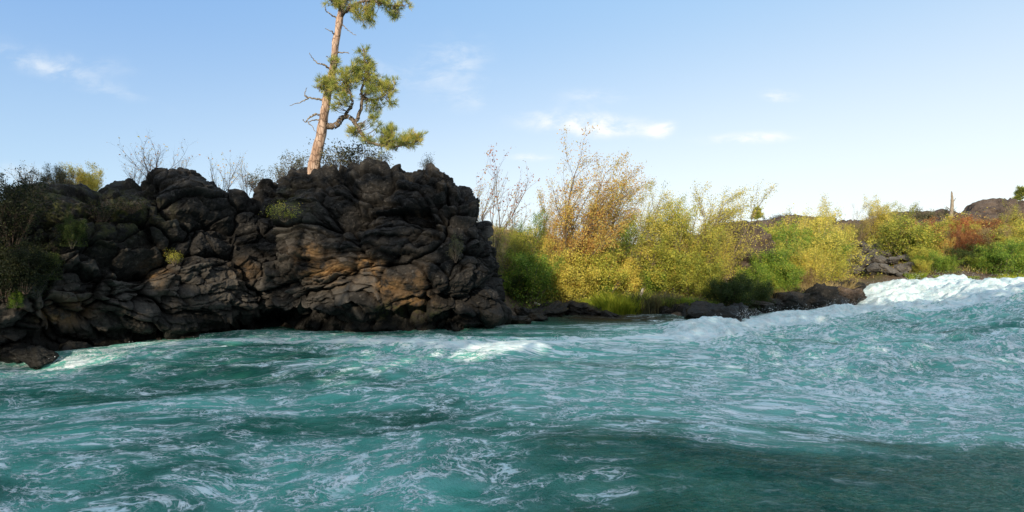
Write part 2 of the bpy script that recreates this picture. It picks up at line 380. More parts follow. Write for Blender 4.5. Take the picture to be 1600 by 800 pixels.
    milky = T.mix(T.math('MULTIPLY', T.mr(patch, .4, .7), T.mr(aer, .3, .9, 0., .5)), milky, (.20, .42, .40))
    milky = T.mix(T.math('MULTIPLY', T.math('MULTIPLY', halo, gate), .42), milky, (.26, .56, .50))
    milky = T.mix(T.math('MULTIPLY', sh, 1.15, clamp=True), milky, (.055, .040, .018))
    fine = T.math('ADD', T.noise(m1, 7., 6, .68), T.math('MULTIPLY', T.noise(pos, 26., 3, .6), .35))
    bmp = T.n('ShaderNodeBump', {'Strength': 1., 'Distance': T.mr(foam, .1, .5, .22, .09), 'Height': T.math('ADD', fine, T.math('MULTIPLY', mask, .5))})
    wat = T.n('ShaderNodeBsdfPrincipled', {'Base Color': milky, 'Roughness': .2, 'IOR': 1.33, 'Normal': bmp.outputs[0], 'Specular IOR Level': T.mr(foam, 0., .4, .55, .3)})
    bm2 = T.n('ShaderNodeBump', {'Strength': .8, 'Distance': .06, 'Height': T.math('ADD', T.math('ADD', patch2, T.math('MULTIPLY', sp, .35)), T.math('MULTIPLY', lace, .6))})
    fo = T.n('ShaderNodeBsdfPrincipled', {'Base Color': T.mix(T.mr(patch2, .3, .7), (.56, .76, .76), (.86, .90, .89)), 'Roughness': .65, 'Normal': bm2.outputs[0], 'Specular IOR Level': .3})
    m = T.out(T.n('ShaderNodeMixShader', {0: mask, 1: wat.outputs[0], 2: fo.outputs[0]}).outputs[0])
    tag(ob('water', me, m), kind='structure')
build_water()
def build_spray():
    r = np.random.default_rng(99); pts = []
    for path, n, hgt, sp in [([(9.5, 22.0), (14.5, 24.6), (19, 27.6), (23, 30.2)], 5200, .34, .45), ([(22, 31), (25.5, 33.5), (30, 34)], 4200, .40, .8), ([(30, 33.5), (38, 33.5), (50, 32.5)], 2600, .4, .6),
                             ([(-3, 17.2), (0, 16.6), (3.5, 18.6), (9.5, 22)], 2200, .16, .3), ([(-12.6, 14.6), (-11.6, 15.8), (-10.2, 17.4)], 900, .14, .2)]:
        P = np.array(path, float); k = len(P)-1; t = r.random(n)*k; i = t.astype(int); f = (t-i)[:, None]; q = P[i]*(1-f)+P[np.minimum(i+1, k)]*f+r.normal(size=(n, 2))*sp
        # thrown up in bursts, not evenly
        b = sstep(-.1, .5, fbm(q[:, 0]*1.1, q[:, 1]*1.1, q[:, 0]*0, 2, 321)); z = level(q[:, 0], q[:, 1])+.12+hgt*b*r.random(n)**1.8*1.6
        pts.append(np.stack([q[:, 0], q[:, 1], z], 1)[r.random(n) < .15+b])
    C = np.concatenate(pts); n = len(C); s = r.uniform(.006, .020, n)[:, None, None]
    T0 = np.array([(0, 0, 1.), (.94, 0, -.33), (-.47, .82, -.33), (-.47, -.82, -.33)])
    V = (C[:, None, :]+T0[None]*s).reshape(-1, 3); b = (np.arange(n)*4)[:, None]
    F = np.concatenate([b+np.array([[0, 1, 2]]), b+np.array([[0, 2, 3]]), b+np.array([[0, 3, 1]]), b+np.array([[1, 3, 2]])])
    T = NT('spray_droplets'); m = T.out(T.n('ShaderNodeBsdfPrincipled', {'Base Color': (.8, .84, .84, 1), 'Roughness': .4}).outputs[0])
    tag(ob('river_spray', mesh_np('river_spray', V, F, True), m), 'fine white droplets thrown up along the breaking crests of the rapid', 'spray', kind='stuff')
build_spray()

# ---------------------------------------------------------------- basalt outcrops
def smooth_curve(P, n):
    P = np.asarray(P, float); k = len(P); t = np.linspace(0, k-1, n); i = np.clip(t.astype(int), 0, k-2); f = (t-i)[:, None]
    p0 = P[np.clip(i-1, 0, k-1)]; p1 = P[i]; p2 = P[i+1]; p3 = P[np.clip(i+2, 0, k-1)]
    return .5*((2*p1)+(-p0+p2)*f+(2*p0-5*p1+4*p2-p3)*f*f+(-p0+3*p1-3*p2+p3)*f**3)
SIL = ([-200, 0, 60, 130, 190, 238, 246, 300, 318, 345, 360, 375, 385, 404, 414, 440, 500, 560, 600, 622, 640, 700, 722, 740, 770], [330, 305, 300, 288, 282, 278, 256, 253, 268, 288, 294, 284, 298, 306, 264, 254, 258, 250, 242, 238, 250, 254, 262, 284, 318])
PROF = [(0, -.7, -.9), (.08, -.6, 0), (.16, .25, .13), (.3, .55, .33), (.45, .30, .53), (.6, -.15, .73), (.72, -.75, .89), (.82, -1.6, .985), (.9, -3.0, .985), (1, -5.5, .80)]
def outcrop(name, B, S, Hend, nu, nv, seed, label, cat, arch=None, stain_suns=(), moss=()):
    B = np.array(B); S = np.array(S)
    b = smooth_curve(B, nu); s = smooth_curve(S, nu)
    inn = s-b; L = np.linalg.norm(inn, axis=1)[:, None]; inn /= L
    tp = b+inn*1.7
    px = 800+800*tp[:, 0]/tp[:, 1]; H = CAMZ+(400-np.interp(px, *SIL))/800*tp[:, 1]
    kk = np.linspace(0, len(B)-1, nu)
    for k, hv in Hend.items():           # explicit heights at hidden stretches
        w = np.clip(1-np.abs(kk-k), 0, 1); w = w*w*(3-2*w); H = H*(1-w)+hv*w
    H = H-.35
    t = np.linspace(0, 1, nv); pt = smooth_curve(np.array([(q[0], q[1], q[2]) for q in PROF]), 600)
    o = np.interp(t, pt[:, 0], pt[:, 1]); zf = np.interp(t, pt[:, 0], pt[:, 2])
    o = np.maximum(o[None, :], -L*.9)
    X = b[:, 0:1]-inn[:, 0:1]*o; Y = b[:, 1:2]-inn[:, 1:2]*o
    Z = np.where(zf[None, :] < 0, zf[None, :]*1.0, H[:, None]*zf[None, :])
    P = np.stack([X, Y, Z], -1)
    du = np.gradient(P, axis=0); dv = np.gradient(P, axis=1)
    N = np.cross(du, dv); N /= np.linalg.norm(N, axis=-1)[..., None]+1e-9
    # make sure it points to the river side
    mid = N[nu//2, nv//3]
    if mid[:2] @ (-inn[nu//2]) < 0: N = -N
    for _ in range(40):
        N[1:-1, 1:-1] = (N[:-2, 1:-1]+N[2:, 1:-1]+N[1:-1, :-2]+N[1:-1, 2:])/4
    N /= np.linalg.norm(N, axis=-1)[..., None]+1e-9
    u = np.concatenate([[0], np.cumsum(np.linalg.norm(np.diff(b, axis=0), axis=1))])[:, None]+0*Z
    v = np.cumsum(np.linalg.norm(dv, axis=-1), axis=1)
    wu = u+.55*fbm(X*.5, Y*.5, Z*.5, 3, seed+1); wv = v+.5*fbm(X*.5, Y*.5, Z*.5, 3, seed+2)
    PX = 800+800*X/Y; PY = 400-800*(Z-CAMZ)/Y
    av = wv
    if arch: av = wv+arch[2]*((PX-arch[0])/100.)**2*.35
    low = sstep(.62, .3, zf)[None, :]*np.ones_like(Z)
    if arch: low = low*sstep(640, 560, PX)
    l1, c1, i1 = lumps(wu, wv, 2.6, 1.9, seed+10, tilt=1.3)
    arc = low*(np.exp(-((PX-555)/120)**2) if arch else .5*np.exp(-((PX-330)/140)**2))
    du_ = .35*fbm(X*.45, Y*.45, Z*.45, 2, seed+3); dv_ = .35*fbm(X*.45, Y*.45, Z*.45, 2, seed+4)
    ju = .05*fbm(X*3, Y*3, Z*3, 3, seed+6); jv = .05*fbm(X*3, Y*3, Z*3, 3, seed+7)
    pa, ka_ = plates(u+du_+ju, v+dv_+jv, 1.9, 1.35, seed+100, .9)
    pb, kb_ = plates(u+du_+ju, v+dv_+jv+.15*u, .95, .62, seed+110, .9)
    pc, kc_ = plates(u+du_+ju, v+dv_+jv-.1*u, .42, .27, seed+120, 1.)
    pd, kd_ = plates(u+ju, v+jv, .17, .12, seed+130, 1.)
    ps, ks_ = plates(u+du_+ju, v+dv_+jv+((PX-arch[0])/100.)**2*.35 if arch else v+dv_+jv, 1.7, .30, seed+140, .9)
    hi = sstep(.45, .75, zf)[None, :]*np.ones_like(Z)
    nm = sstep(-.25, .35, fbm(X*.9, Y*.9, Z*.9, 3, seed+55))
    na = 1-arc
    D = .78*(l1-.25)+na*(.52*pa+.34*pb)+arc*(.42*ps+.12*pb)+(.05+.07*nm)*pc+.03*(.3+.8*nm)*pd
    D = D*(1-.4*sstep(.74, .95, zf)[None, :]*np.ones_like(Z))+.15*(i1-.5)
    D += .09*fbm(X*1.6, Y*1.6, Z*1.6, 5, seed+60, .55)+(.01+.05*hi)*(ridged(X*4+u, Y*4, Z*4, 4, seed+61)-.6)
    k1 = np.exp(-c1/.06); k2 = na*np.exp(-ka_/.05); k3 = na*np.exp(-kb_/.07)*(.3+.7*nm); ka = arc*np.exp(-ks_/.06); k4 = np.exp(-kc_/.09)*nm
    D -= .42*k1+.24*k2+.13*k3+.24*ka+.035*k4
    crack_shade = np.clip(.9*k1+.8*k2+.6*k3+.9*ka+.35*k4, 0, 1)
    rug = sstep(.80, .98, zf)[None, :]
    D += rug*.30*ridged(X*1.0, Y*1.0, Z*1.0, 5, seed+70)-.14*rug
    P = P+N*D[..., None]
    PX = 800+800*P[..., 0]/P[..., 1]; PY = 400-800*(P[..., 2]-CAMZ)/P[..., 1]
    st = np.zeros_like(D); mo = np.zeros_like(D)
    for (a, bb, rx, ry, k) in stain_suns: st += k*np.exp(-((PX-a)/rx)**2-((PY-bb)/ry)**2)
    for (a, bb, rx, ry, k) in moss: mo += k*np.exp(-((PX-a)/rx)**2-((PY-bb)/ry)**2)
    me = mesh_np(name, P.reshape(-1, 3), grid_faces(nu, nv), True, {'blk': np.clip(.5+.45*pa+.5*pb+.3*pc+.7*(low-.6), 0, 1).ravel(), 'stain': np.clip(st, 0, 1).ravel(), 'moss': np.clip(mo, 0, 1).ravel(), 'crack_shade': crack_shade.ravel()})
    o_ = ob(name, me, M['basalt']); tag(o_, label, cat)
    return P
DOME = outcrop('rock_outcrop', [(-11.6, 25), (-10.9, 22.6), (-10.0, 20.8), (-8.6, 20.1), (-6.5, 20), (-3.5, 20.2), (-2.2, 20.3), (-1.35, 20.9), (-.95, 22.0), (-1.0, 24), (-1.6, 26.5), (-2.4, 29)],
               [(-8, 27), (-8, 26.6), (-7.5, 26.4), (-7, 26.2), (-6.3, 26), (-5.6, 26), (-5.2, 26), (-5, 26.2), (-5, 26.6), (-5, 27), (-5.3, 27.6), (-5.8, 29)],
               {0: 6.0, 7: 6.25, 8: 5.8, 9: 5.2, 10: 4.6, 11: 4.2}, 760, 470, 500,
               'tall rounded dome of dark basalt with orange stained and sun painted ledges under the tall pine', 'rock outcrop', arch=(545, 0, 1.),
               stain_suns=[(520, 428, 34, 16, 1.1), (575, 415, 20, 12, 1.), (640, 470, 34, 14, .5), (600, 446, 26, 10, .9), (655, 440, 15, 20, .3), (480, 395, 22, 14, .6)],  # stain spots that double as painted sun patches
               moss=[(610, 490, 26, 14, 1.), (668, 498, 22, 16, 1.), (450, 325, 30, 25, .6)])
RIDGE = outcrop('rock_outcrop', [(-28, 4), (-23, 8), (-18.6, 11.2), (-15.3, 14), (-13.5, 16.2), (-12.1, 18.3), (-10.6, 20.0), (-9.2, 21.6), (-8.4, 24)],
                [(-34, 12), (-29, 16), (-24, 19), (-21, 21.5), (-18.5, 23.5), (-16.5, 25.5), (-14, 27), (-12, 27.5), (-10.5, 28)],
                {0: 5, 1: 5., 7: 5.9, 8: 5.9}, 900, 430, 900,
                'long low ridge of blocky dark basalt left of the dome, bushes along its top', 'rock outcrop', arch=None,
                stain_suns=[(100, 485, 34, 22, 1.3), (245, 425, 24, 16, .5), (380, 425, 26, 16, .35), (250, 445, 14, 10, .7)], moss=[(100, 330, 90, 50, .6), (200, 330, 60, 30, .5)])  # ridge spots: stain plus painted sunlight

def hit(px, py, d0=28., d1=120.):
    d = np.arange(d0, d1, .15); x = (px-800)/800*d; z = CAMZ+(400-py)/800*d; g = ground_h(x, d); k = np.argmax(g >= z)
    return np.array([x[k], d[k], g[k]])
# loose boulders: cut stones with rounded edges
def ico(sub):
    import bmesh
    bm = bmesh.new(); bmesh.ops.create_icosphere(bm, subdivisions=sub, radius=1)
    V = np.array([v.co[:] for v in bm.verts]); F = np.array([[v.index for v in f.verts] for f in bm.faces]); bm.free(); return V, F
ICO5 = ico(5)
def boulder_mesh(seed):
    V, F = ICO5; r = np.random.default_rng(seed); n = r.normal(size=(15, 3)); n /= np.linalg.norm(n, axis=1)[:, None]; h = r.uniform(.58, 1., 15)
    q = V@n.T; rad = np.where(q > .05, h/np.maximum(q, .05), 9); k = 45.
    rr = -np.log(np.exp(-k*np.minimum(rad, 3)).sum(1))/k
    P = V*np.clip(rr, .3, 1.5)[:, None]
    P = P*(1+.10*fbm(P[:, 0]*1.8, P[:, 1]*1.8, P[:, 2]*1.8+seed, 5, seed)[:, None]+.10*(ridged(P[:, 0]*2.6, P[:, 1]*2.6, P[:, 2]*3.4+seed, 4, seed+9)-.6)[:, None])
    pv, pk = plates(P[:, 0]+.7*P[:, 1], P[:, 2]+.4*P[:, 0], .5, .3, seed+60, 1.)
    P = P*(1+(.12*pv-.05*np.exp(-pk/.06))[:, None])
    return mesh_np('boulder', P, F, True)
BM = [boulder_mesh(s) for s in range(1, 9)]
def boulder(x, y, z, s, label, group, mat='boulder', name='boulder', k=None, flat=.7):
    o = ob(name, BM[random.randrange(8) if k is None else k], M[mat]); o.location = (x, y, z)
    o.scale = (s*random.uniform(.9, 1.35), s*random.uniform(.8, 1.1), s*flat*random.uniform(.85, 1.1)); o.rotation_euler = (random.uniform(-.25, .25), random.uniform(-.25, .25), random.uniform(0, 6.28))
    return tag(o, label, 'boulder', group)
def bpx(px, py, s, label, group, w=0., mat='boulder', sink=.25, flat=.7):
    """a boulder whose waterline sits at this place"""
    d = (CAMZ-w)*800/(py-400.); boulder((px-800)/800*d, d, w+s*(.35-sink), s, label, group, mat, flat=flat)
g1 = 'dark boulders along the cove waterline'
for px, py, s in [(812, 503, .42), (826, 497, .5), (842, 493, .45), (858, 491, .6), (872, 489, .45), (884, 488, .4), (900, 489, .65), (915, 489, .55), (928, 490, .38), (950, 492, .3), (1018, 488, .3), (1040, 489, .42), (1062, 489, .6), (1078, 492, .5), (1095, 497, .55)]:
    bpx(px, py+2, s*1.2, 'dark wet boulder in the row along the cove waterline', g1, sink=.1)
bpx(986, 490, .52, 'rounded brown boulder between two small white spills in the cove', None)
for px, py, s in [(1115, 503, .7), (1135, 503, .75), (1152, 500, .7), (1170, 494, .6)]:
    bpx(px, py, s, 'mossy dark boulder at the foot of the shaded bush', 'boulders under the shaded bush', mat='wet')
g2 = 'low dark ledge rocks beside the rapid'
for px, py, s, w in [(a, b, c*.82, e) for a, b, c, e in [(1192, 488, .8, .1), (1212, 483, .9, .12), (1236, 483, 1.0, .12), (1256, 480, .9, .15), (1274, 480, 1.0, .2), (1296, 476, 1.1, .25), (1316, 472, 1.0, .3), (1334, 468, .9, .4), (1290, 464, 1.1, .5), (1318, 456, 1.1, .7), (1246, 468, 1.0, .5), (1270, 462, .9, .6)]]:
    bpx(px, py, s, 'low dark wet rock on the ledge beside the white rapid', g2, w, sink=random.uniform(-.05, .15), flat=random.uniform(.5, .9), mat=random.choice(['wet', 'wet', 'boulder', 'brown_rock']))
bpx(1306, 462, .6, 'sunlit pale top ledge rock above the dark ledge rocks', None, .72, mat='brown_rock', flat=.45)
boulder(*at(1328, 450, 33), .95, 'big dark mossy boulder at the head of the white chute', None, 'wet')
boulder(*at(1300, 449, 32), .7, 'dark boulder under the yellow willow beside the ledge', None, 'wet')
g3 = 'talus boulders tumbled down the bank above the rapid'
for px, py, d, s in [(1345, 372, 44, .7), (1352, 380, 43.5, .8), (1362, 368, 45, .6), (1371, 378, 44, .7), (1357, 392, 42.5, .9), (1376, 390, 43, .8), (1346, 398, 42, .8), (1365, 402, 41.5, .95), (1384, 402, 42, .8), (1398, 392, 43, .75), (1410, 396, 43, .6), (1337, 410, 41, .9), (1353, 415, 40.5, 1.0), (1373, 414, 40.5, 1.1), (1394, 414, 41, .9), (1411, 408, 41.5, .8), (1342, 425, 39.5, .8), (1362, 427, 39.3, 1.0), (1383, 425, 39.5, .9), (1402, 424, 39.8, .8), (1420, 418, 40, .7), (1326, 416, 41, .7), (1390, 378, 44.5, .6), (1405, 380, 44, .55)]+[(1330+random.random()*95, 366+random.random()*64, 40, random.uniform(.35, .8)) for _ in range(46)]:
    p = hit(px, py+4); boulder(p[0], p[1], p[2]+.42*s, s*.60, 'grey brown boulder in the talus pile above the rapid', g3, 'grey_rock')
for px, py, s in [(20, 560, .8), (60, 566, .45), (118, 552, .6), (30, 545, .9), (170, 541, .5)]:
    bpx(px, py, s, 'black wet boulder at the foot of the left ridge', 'boulders at the foot of the left ridge', mat='wet')
# rough lava banks showing through the scrub
def lava_mound(px, pyt, d, rx, ry, hz, label, seed, mat='brown_rock'):
    V, F = ico(6); x0 = (px-800)/800*d; zt = CAMZ+(400-pyt)/800*d; zb = zt-hz
    P = V*np.array([rx, ry, hz]); th = np.arctan2(V[:, 1], V[:, 0])
    sph = 1+.22*fbm(V[:, 0]*1.6, V[:, 1]*1.6, V[:, 2]*1.6, 3, seed)
    l, c, i = lumps(th*rx*.8+.3*P[:, 2], P[:, 2]*1.2+.4*P[:, 1], .9, .7, seed); l2, c2, i2 = lumps(th*rx, P[:, 2]+.5*P[:, 0], .35, .3, seed+3)
    sph = sph+(.28*(l-.3)+.10*(l2-.3)-.1*np.exp(-c/.06))*1.0/max(1., min(rx, hz)*.7)
    P = P*sph[:, None]+np.array([x0, d, zb])
    o = ob('lava_mound', mesh_np('lava_mound', P, F, True), M[mat]); tag(o, label, 'lava mound')
lava_mound(1150, 352, 33, 2.4, 2.2, 2.6, 'brown crumbly lava mound between the tall yellow trees and the willow', 301)
lava_mound(1235, 338, 56, 5.0, 4., 2.2, 'dark low lava hump on the skyline left of the willows', 302)
lava_mound(1475, 334, 60, 11, 6, 3.0, 'long grey lava ridge on the skyline behind the red bush', 303)
lava_mound(1580, 318, 62, 8, 6, 4.2, 'highest grey lava ridge at the right end of the skyline', 304)
lava_mound(1330, 346, 60, 7, 5, 2.0, 'flat lava hump on the skyline behind the middle willows', 305)

# ---------------------------------------------------------------- plants
def tubes(segs, sides=5):
    S = np.array([(*a, *b, r0, r1) for a, b, r0, r1 in segs]); n = len(S)
    A, Bp = S[:, :3], S[:, 3:6]; d = Bp-A; d /= np.linalg.norm(d, axis=1)[:, None]+1e-9
    ref = np.where(np.abs(d[:, 2:3]) > .9, np.array([[1., 0, 0]]), np.array([[0, 0, 1.]]))
    e1 = np.cross(d, ref); e1 /= np.linalg.norm(e1, axis=1)[:, None]+1e-9; e2 = np.cross(d, e1)
    an = np.arange(sides)*2*np.pi/sides; c = np.cos(an)[None, :, None]; s = np.sin(an)[None, :, None]
    ring = e1[:, None, :]*c+e2[:, None, :]*s
    R0 = A[:, None, :]+ring*S[:, 6][:, None, None]; R1 = Bp[:, None, :]+ring*S[:, 7][:, None, None]
    V = np.concatenate([R0, R1], 1).reshape(-1, 3)
    b = np.arange(n)[:, None]*2*sides; i = np.arange(sides)[None, :]; j = (i+1) % sides
    F = np.stack([b+i, b+j, b+sides+j, b+sides+i], -1).reshape(-1, 4)
    return V, F
def leaves(C, size, r, tint, w=.55, droop=.0, D=None, face=None):
    n = len(C); a = r.normal(size=(n, 3)) if D is None else D+r.normal(size=(n, 3))*.35; a[:, 2] -= droop; a /= np.linalg.norm(a, axis=1)[:, None]
    nr = r.normal(size=(n, 3))*(1. if face is None else .6)+(0 if face is None else face)      # blades turn towards the open light
    b = np.cross(a, nr); b /= np.linalg.norm(b, axis=1)[:, None]+1e-9
    L = (size*r.uniform(.6, 1.3, n))[:, None]
    V = np.stack([C-a*L*.5, C+b*L*w*.5, C+a*L*.5, C-b*L*w*.5], 1).reshape(-1, 3)
    return V, np.arange(4*n).reshape(n, 4), np.repeat(tint, 4)
def grow(r, segs, tips, p, d, L, rad, lv, P):
    n = P['seg']; step = L/n; pts = [p]
    for i in range(n):
        d = d+r.normal(size=3)*P['wob']+np.array([P['lx'], P['ly'], P['up']])*.12; d = d/np.linalg.norm(d)
        q = p+d*step; r0 = rad*(1-.75*i/n); r1 = rad*(1-.75*(i+1)/n)
        segs.append((p, q, r0, r1)); p = q; pts.append(p)
        f = (i+1)/n
        if lv > 0 and f > P['bare'][lv]:
            for _ in range(P['nb'][lv]):
                if r.random() < P['pb']:
                    s = r.normal(size=3); s -= d*(s@d); s /= np.linalg.norm(s)+1e-9
                    nd = d*P['fwd']+s*(1-P['fwd'])*1.1; nd /= np.linalg.norm(nd)
                    grow(r, segs, tips, p, nd, L*P['ratio']*(1.15-.6*f)*r.uniform(.7, 1.3), r1*.62, lv-1, P)
        if lv <= P['leaf_lv']: tips.append((p, d, f))
    tips.append((p, d, 1.))
BASE = dict(seg=5, wob=.10, lx=0, ly=0, up=.5, bare=[0, .1, .2, .2], nb=[0, 2, 2, 2], pb=.8, fwd=.55, ratio=.42, leaf_lv=1)
TPL = {}
def template(key, seed, stems, H, spread, nleaf, leaf, ljit, rad, w=.55, lv=2, droop=0., skirt=0, dmin=0., **kw):
    r = np.random.default_rng(seed); P = dict(BASE); P.update(kw); segs = []; tips = []
    for k in range(stems):
        a = k*2.4+r.uniform(-.4, .4); q = r.uniform(.2, 1)**.6
        d = np.array([math.cos(a)*spread*q, math.sin(a)*spread*q, 1.]); d /= np.linalg.norm(d)
        p = np.array([math.cos(a), math.sin(a), 0])*.12*spread*H*q*.5; p[2] = -.15
        grow(r, segs, tips, p, d, H*r.uniform(.62, 1.)*(1-.15*q), rad*r.uniform(.6, 1.1), lv, P)
    V, F = tubes(segs, 5 if len(segs) < 2500 else 4)
    hmax = V[:, 2].max(); wood = mesh_np('branches', V, F, True)
    fol = None
    if nleaf:
        T = np.array([t[0] for t in tips]); wt = np.where(T[:, 2] > dmin*hmax, 1., .06)
        # clumps: some twigs carry far more leaf than others
        wt = wt*r.uniform(.05, 1, len(T))**2.4; wt /= wt.sum()
        idx = r.choice(len(T), nleaf, p=wt)
        C = T[idx]+r.normal(size=(nleaf, 3))*ljit
        ct = r.normal(.5, .21, len(T))[idx]; C[:, 2] = np.maximum(C[:, 2], .02)
        if skirt:
            a = r.uniform(0, 6.28, skirt); q = np.sqrt(r.random(skirt))*spread*H*.75; zz = r.random(skirt)**1.4*H*.35
            C = np.concatenate([C, np.stack([np.cos(a)*q, np.sin(a)*q, zz], 1)]); ct = np.concatenate([ct, r.normal(.4, .15, skirt)])
        fc = C*np.array([1, 1, .25]); fc /= np.linalg.norm(fc, axis=1)[:, None]+1e-6
        LV, LF, LT = leaves(C, leaf, r, ct+r.normal(0, .13, len(ct)), w, droop, face=fc)
        fol = mesh_np('foliage', LV, LF, False, {'tint': LT})
    TPL[key] = (wood, fol, hmax)
for i in range(4):   # tall slim saplings leaning with the wind, open crowns
    template(('tall', i), 10+i, 6, 6.5, .28, 9500, .066, .10, .045, lx=.55, lv=2, seg=8, nb=[0, 2, 2, 2], bare=[0, .1, .22, .2], ratio=.36, fwd=.62, up=.35, dmin=.12)
for i in range(4):   # rounder small trees
    template(('tree', i), 30+i, 8, 4.6, .42, 14500, .064, .10, .04, lx=.25, lv=2, seg=7, ratio=.42, skirt=500)
for i in range(4):   # dense rounded bush
    template(('bush', i), 50+i, 14, 2.1, .75, 14000, .062, .085, .02, lv=2, seg=5, ratio=.45, skirt=1400)
for i in range(3):   # willow: many fine upright stems, narrow leaves
    template(('willow', i), 70+i, 20, 3.0, .6, 10500, .095, .07, .018, w=.3, lv=2, seg=6, ratio=.42, fwd=.7, up=.7, skirt=700)
for i in range(3):   # bare shrub, a few leaves left
    template(('bare', i), 90+i, 9, 2.2, .5, 130, .07, .03, .016, lv=2, seg=6, ratio=.42, fwd=.62, nb=[0, 1, 2, 2], wob=.16)
for i in range(2):   # tall bare sapling
    template(('wisp', i), 110+i, 6, 4.5, .25, 500, .08, .06, .03, lv=2, seg=7, ratio=.35, fwd=.65, lx=.5, nb=[0, 1, 2, 2])
for i in range(3):   # low grey scrub
    template(('scrub', i), 130+i, 14, 1.1, .8, 1200, .055, .06, .012, lv=2, seg=4, ratio=.5, wob=.2)
def tuft(seed, n, H, spread, wd):
    r = np.random.default_rng(seed); a = r.uniform(0, 6.28, n); q = np.sqrt(r.random(n))*spread
    B0 = np.stack([np.cos(a)*q, np.sin(a)*q, 0*a-.05], 1); out = np.stack([np.cos(a), np.sin(a), 0*a], 1)*(.1+.5*r.random(n))[:, None]*H*.6+r.normal(size=(n, 3))*.05
    h = H*r.uniform(.5, 1., n); M1 = B0+out*.35; M1[:, 2] = h*.6; T1 = B0+out; T1[:, 2] = h*(.9+.1*r.random(n))
    s = np.stack([-np.sin(a+1.), np.cos(a+1.), 0*a], 1)*wd
    V = np.stack([B0-s, B0+s, M1+s*.8, M1-s*.8, T1], 1).reshape(-1, 3); b = np.arange(n)*5
    F = np.concatenate([np.stack([b, b+1, b+2, b+3], 1), np.stack([b+3, b+2, b+4, b+4], 1)])
    # second set as degenerate-free triangles is simpler as quads folded at the tip
    V = V.reshape(n, 5, 3); V6 = np.concatenate([V, V[:, 4:5]+s[:, None]*.12], 1).reshape(-1, 3); b = np.arange(n)*6
    F = np.concatenate([np.stack([b, b+1, b+2, b+3], 1), np.stack([b+3, b+2, b+5, b+4], 1)])
    return V6, F, np.repeat(r.normal(.5, .2, n), 6)
for i in range(3):
    V, F, tt = tuft(150+i, 420, .75, .42, .008); TPL[('grass', i)] = (None, mesh_np('blades', V, F, False, {'tint': tt}), .75)
NAMES = {'tall': 'sapling_tree', 'tree': 'small_tree', 'bush': 'leafy_bush', 'willow': 'willow_bush', 'bare': 'bare_shrub', 'wisp': 'bare_sapling', 'scrub': 'scrub_bush', 'grass': 'grass_tuft'}
CATS = {'tall': 'tree', 'tree': 'tree', 'bush': 'bush', 'willow': 'willow', 'bare': 'shrub', 'wisp': 'sapling', 'scrub': 'scrub', 'grass': 'grass tuft'}
GRP = {'tall': 'slim autumn trees on the far bank', 'tree': 'small bushy trees on the far bank', 'bush': 'leafy bushes on the far bank', 'willow': 'willow bushes on the far bank', 'bare': 'bare shrubs on the rock tops', 'wisp': 'nearly bare saplings behind the rock', 'scrub': 'low grey scrub', 'grass': 'grass tufts'}
cnt = {}
def plant(kind, pal, px, d, pyt, label, wide=1., z=None, twig=None, rz=None, group=None):
    x = (px-800)/800*d; z = gh(x, d)-.05 if z is None else z
    h = CAMZ+(400-pyt)/800*d-z; ks = [k for k in TPL if k[0] == kind]; i = cnt.get(kind, 0); cnt[kind] = i+1
    wood, fol, H = TPL[ks[i % len(ks)]]; s = max(h, .2)/H
    e = empty(NAMES[kind], (x, d, z), (random.uniform(-.5, .5) if kind in ('tall', 'tree', 'wisp') else random.uniform(0, 6.28)) if rz is None else rz, (s*wide, s*wide, s))
    tag(e, label, CATS[kind], group or GRP[kind])
    if wood: ob('branches', wood, M[twig or 'twig'], e)
    if fol: ob('foliage' if kind != 'grass' else 'blades', fol, LM[pal], e)
    return e
def top_of(P, px):   # highest point of an outcrop in a column
    q = P.reshape(-1, 3); X = 800+800*q[:, 0]/q[:, 1]; m = np.abs(X-px) < 6; q = q[m]; el = (q[:, 2]-CAMZ)/q[:, 1]
    return q[np.argmax(el)]
def on_rock(kind, pal, P, px, pyt, label, wide=1., back=.8, **kw):
    q = top_of(P, px); d = q[1]+back; return plant(kind, pal, px, d, pyt, label, wide, z=q[2]-.25+.0*back, **kw)

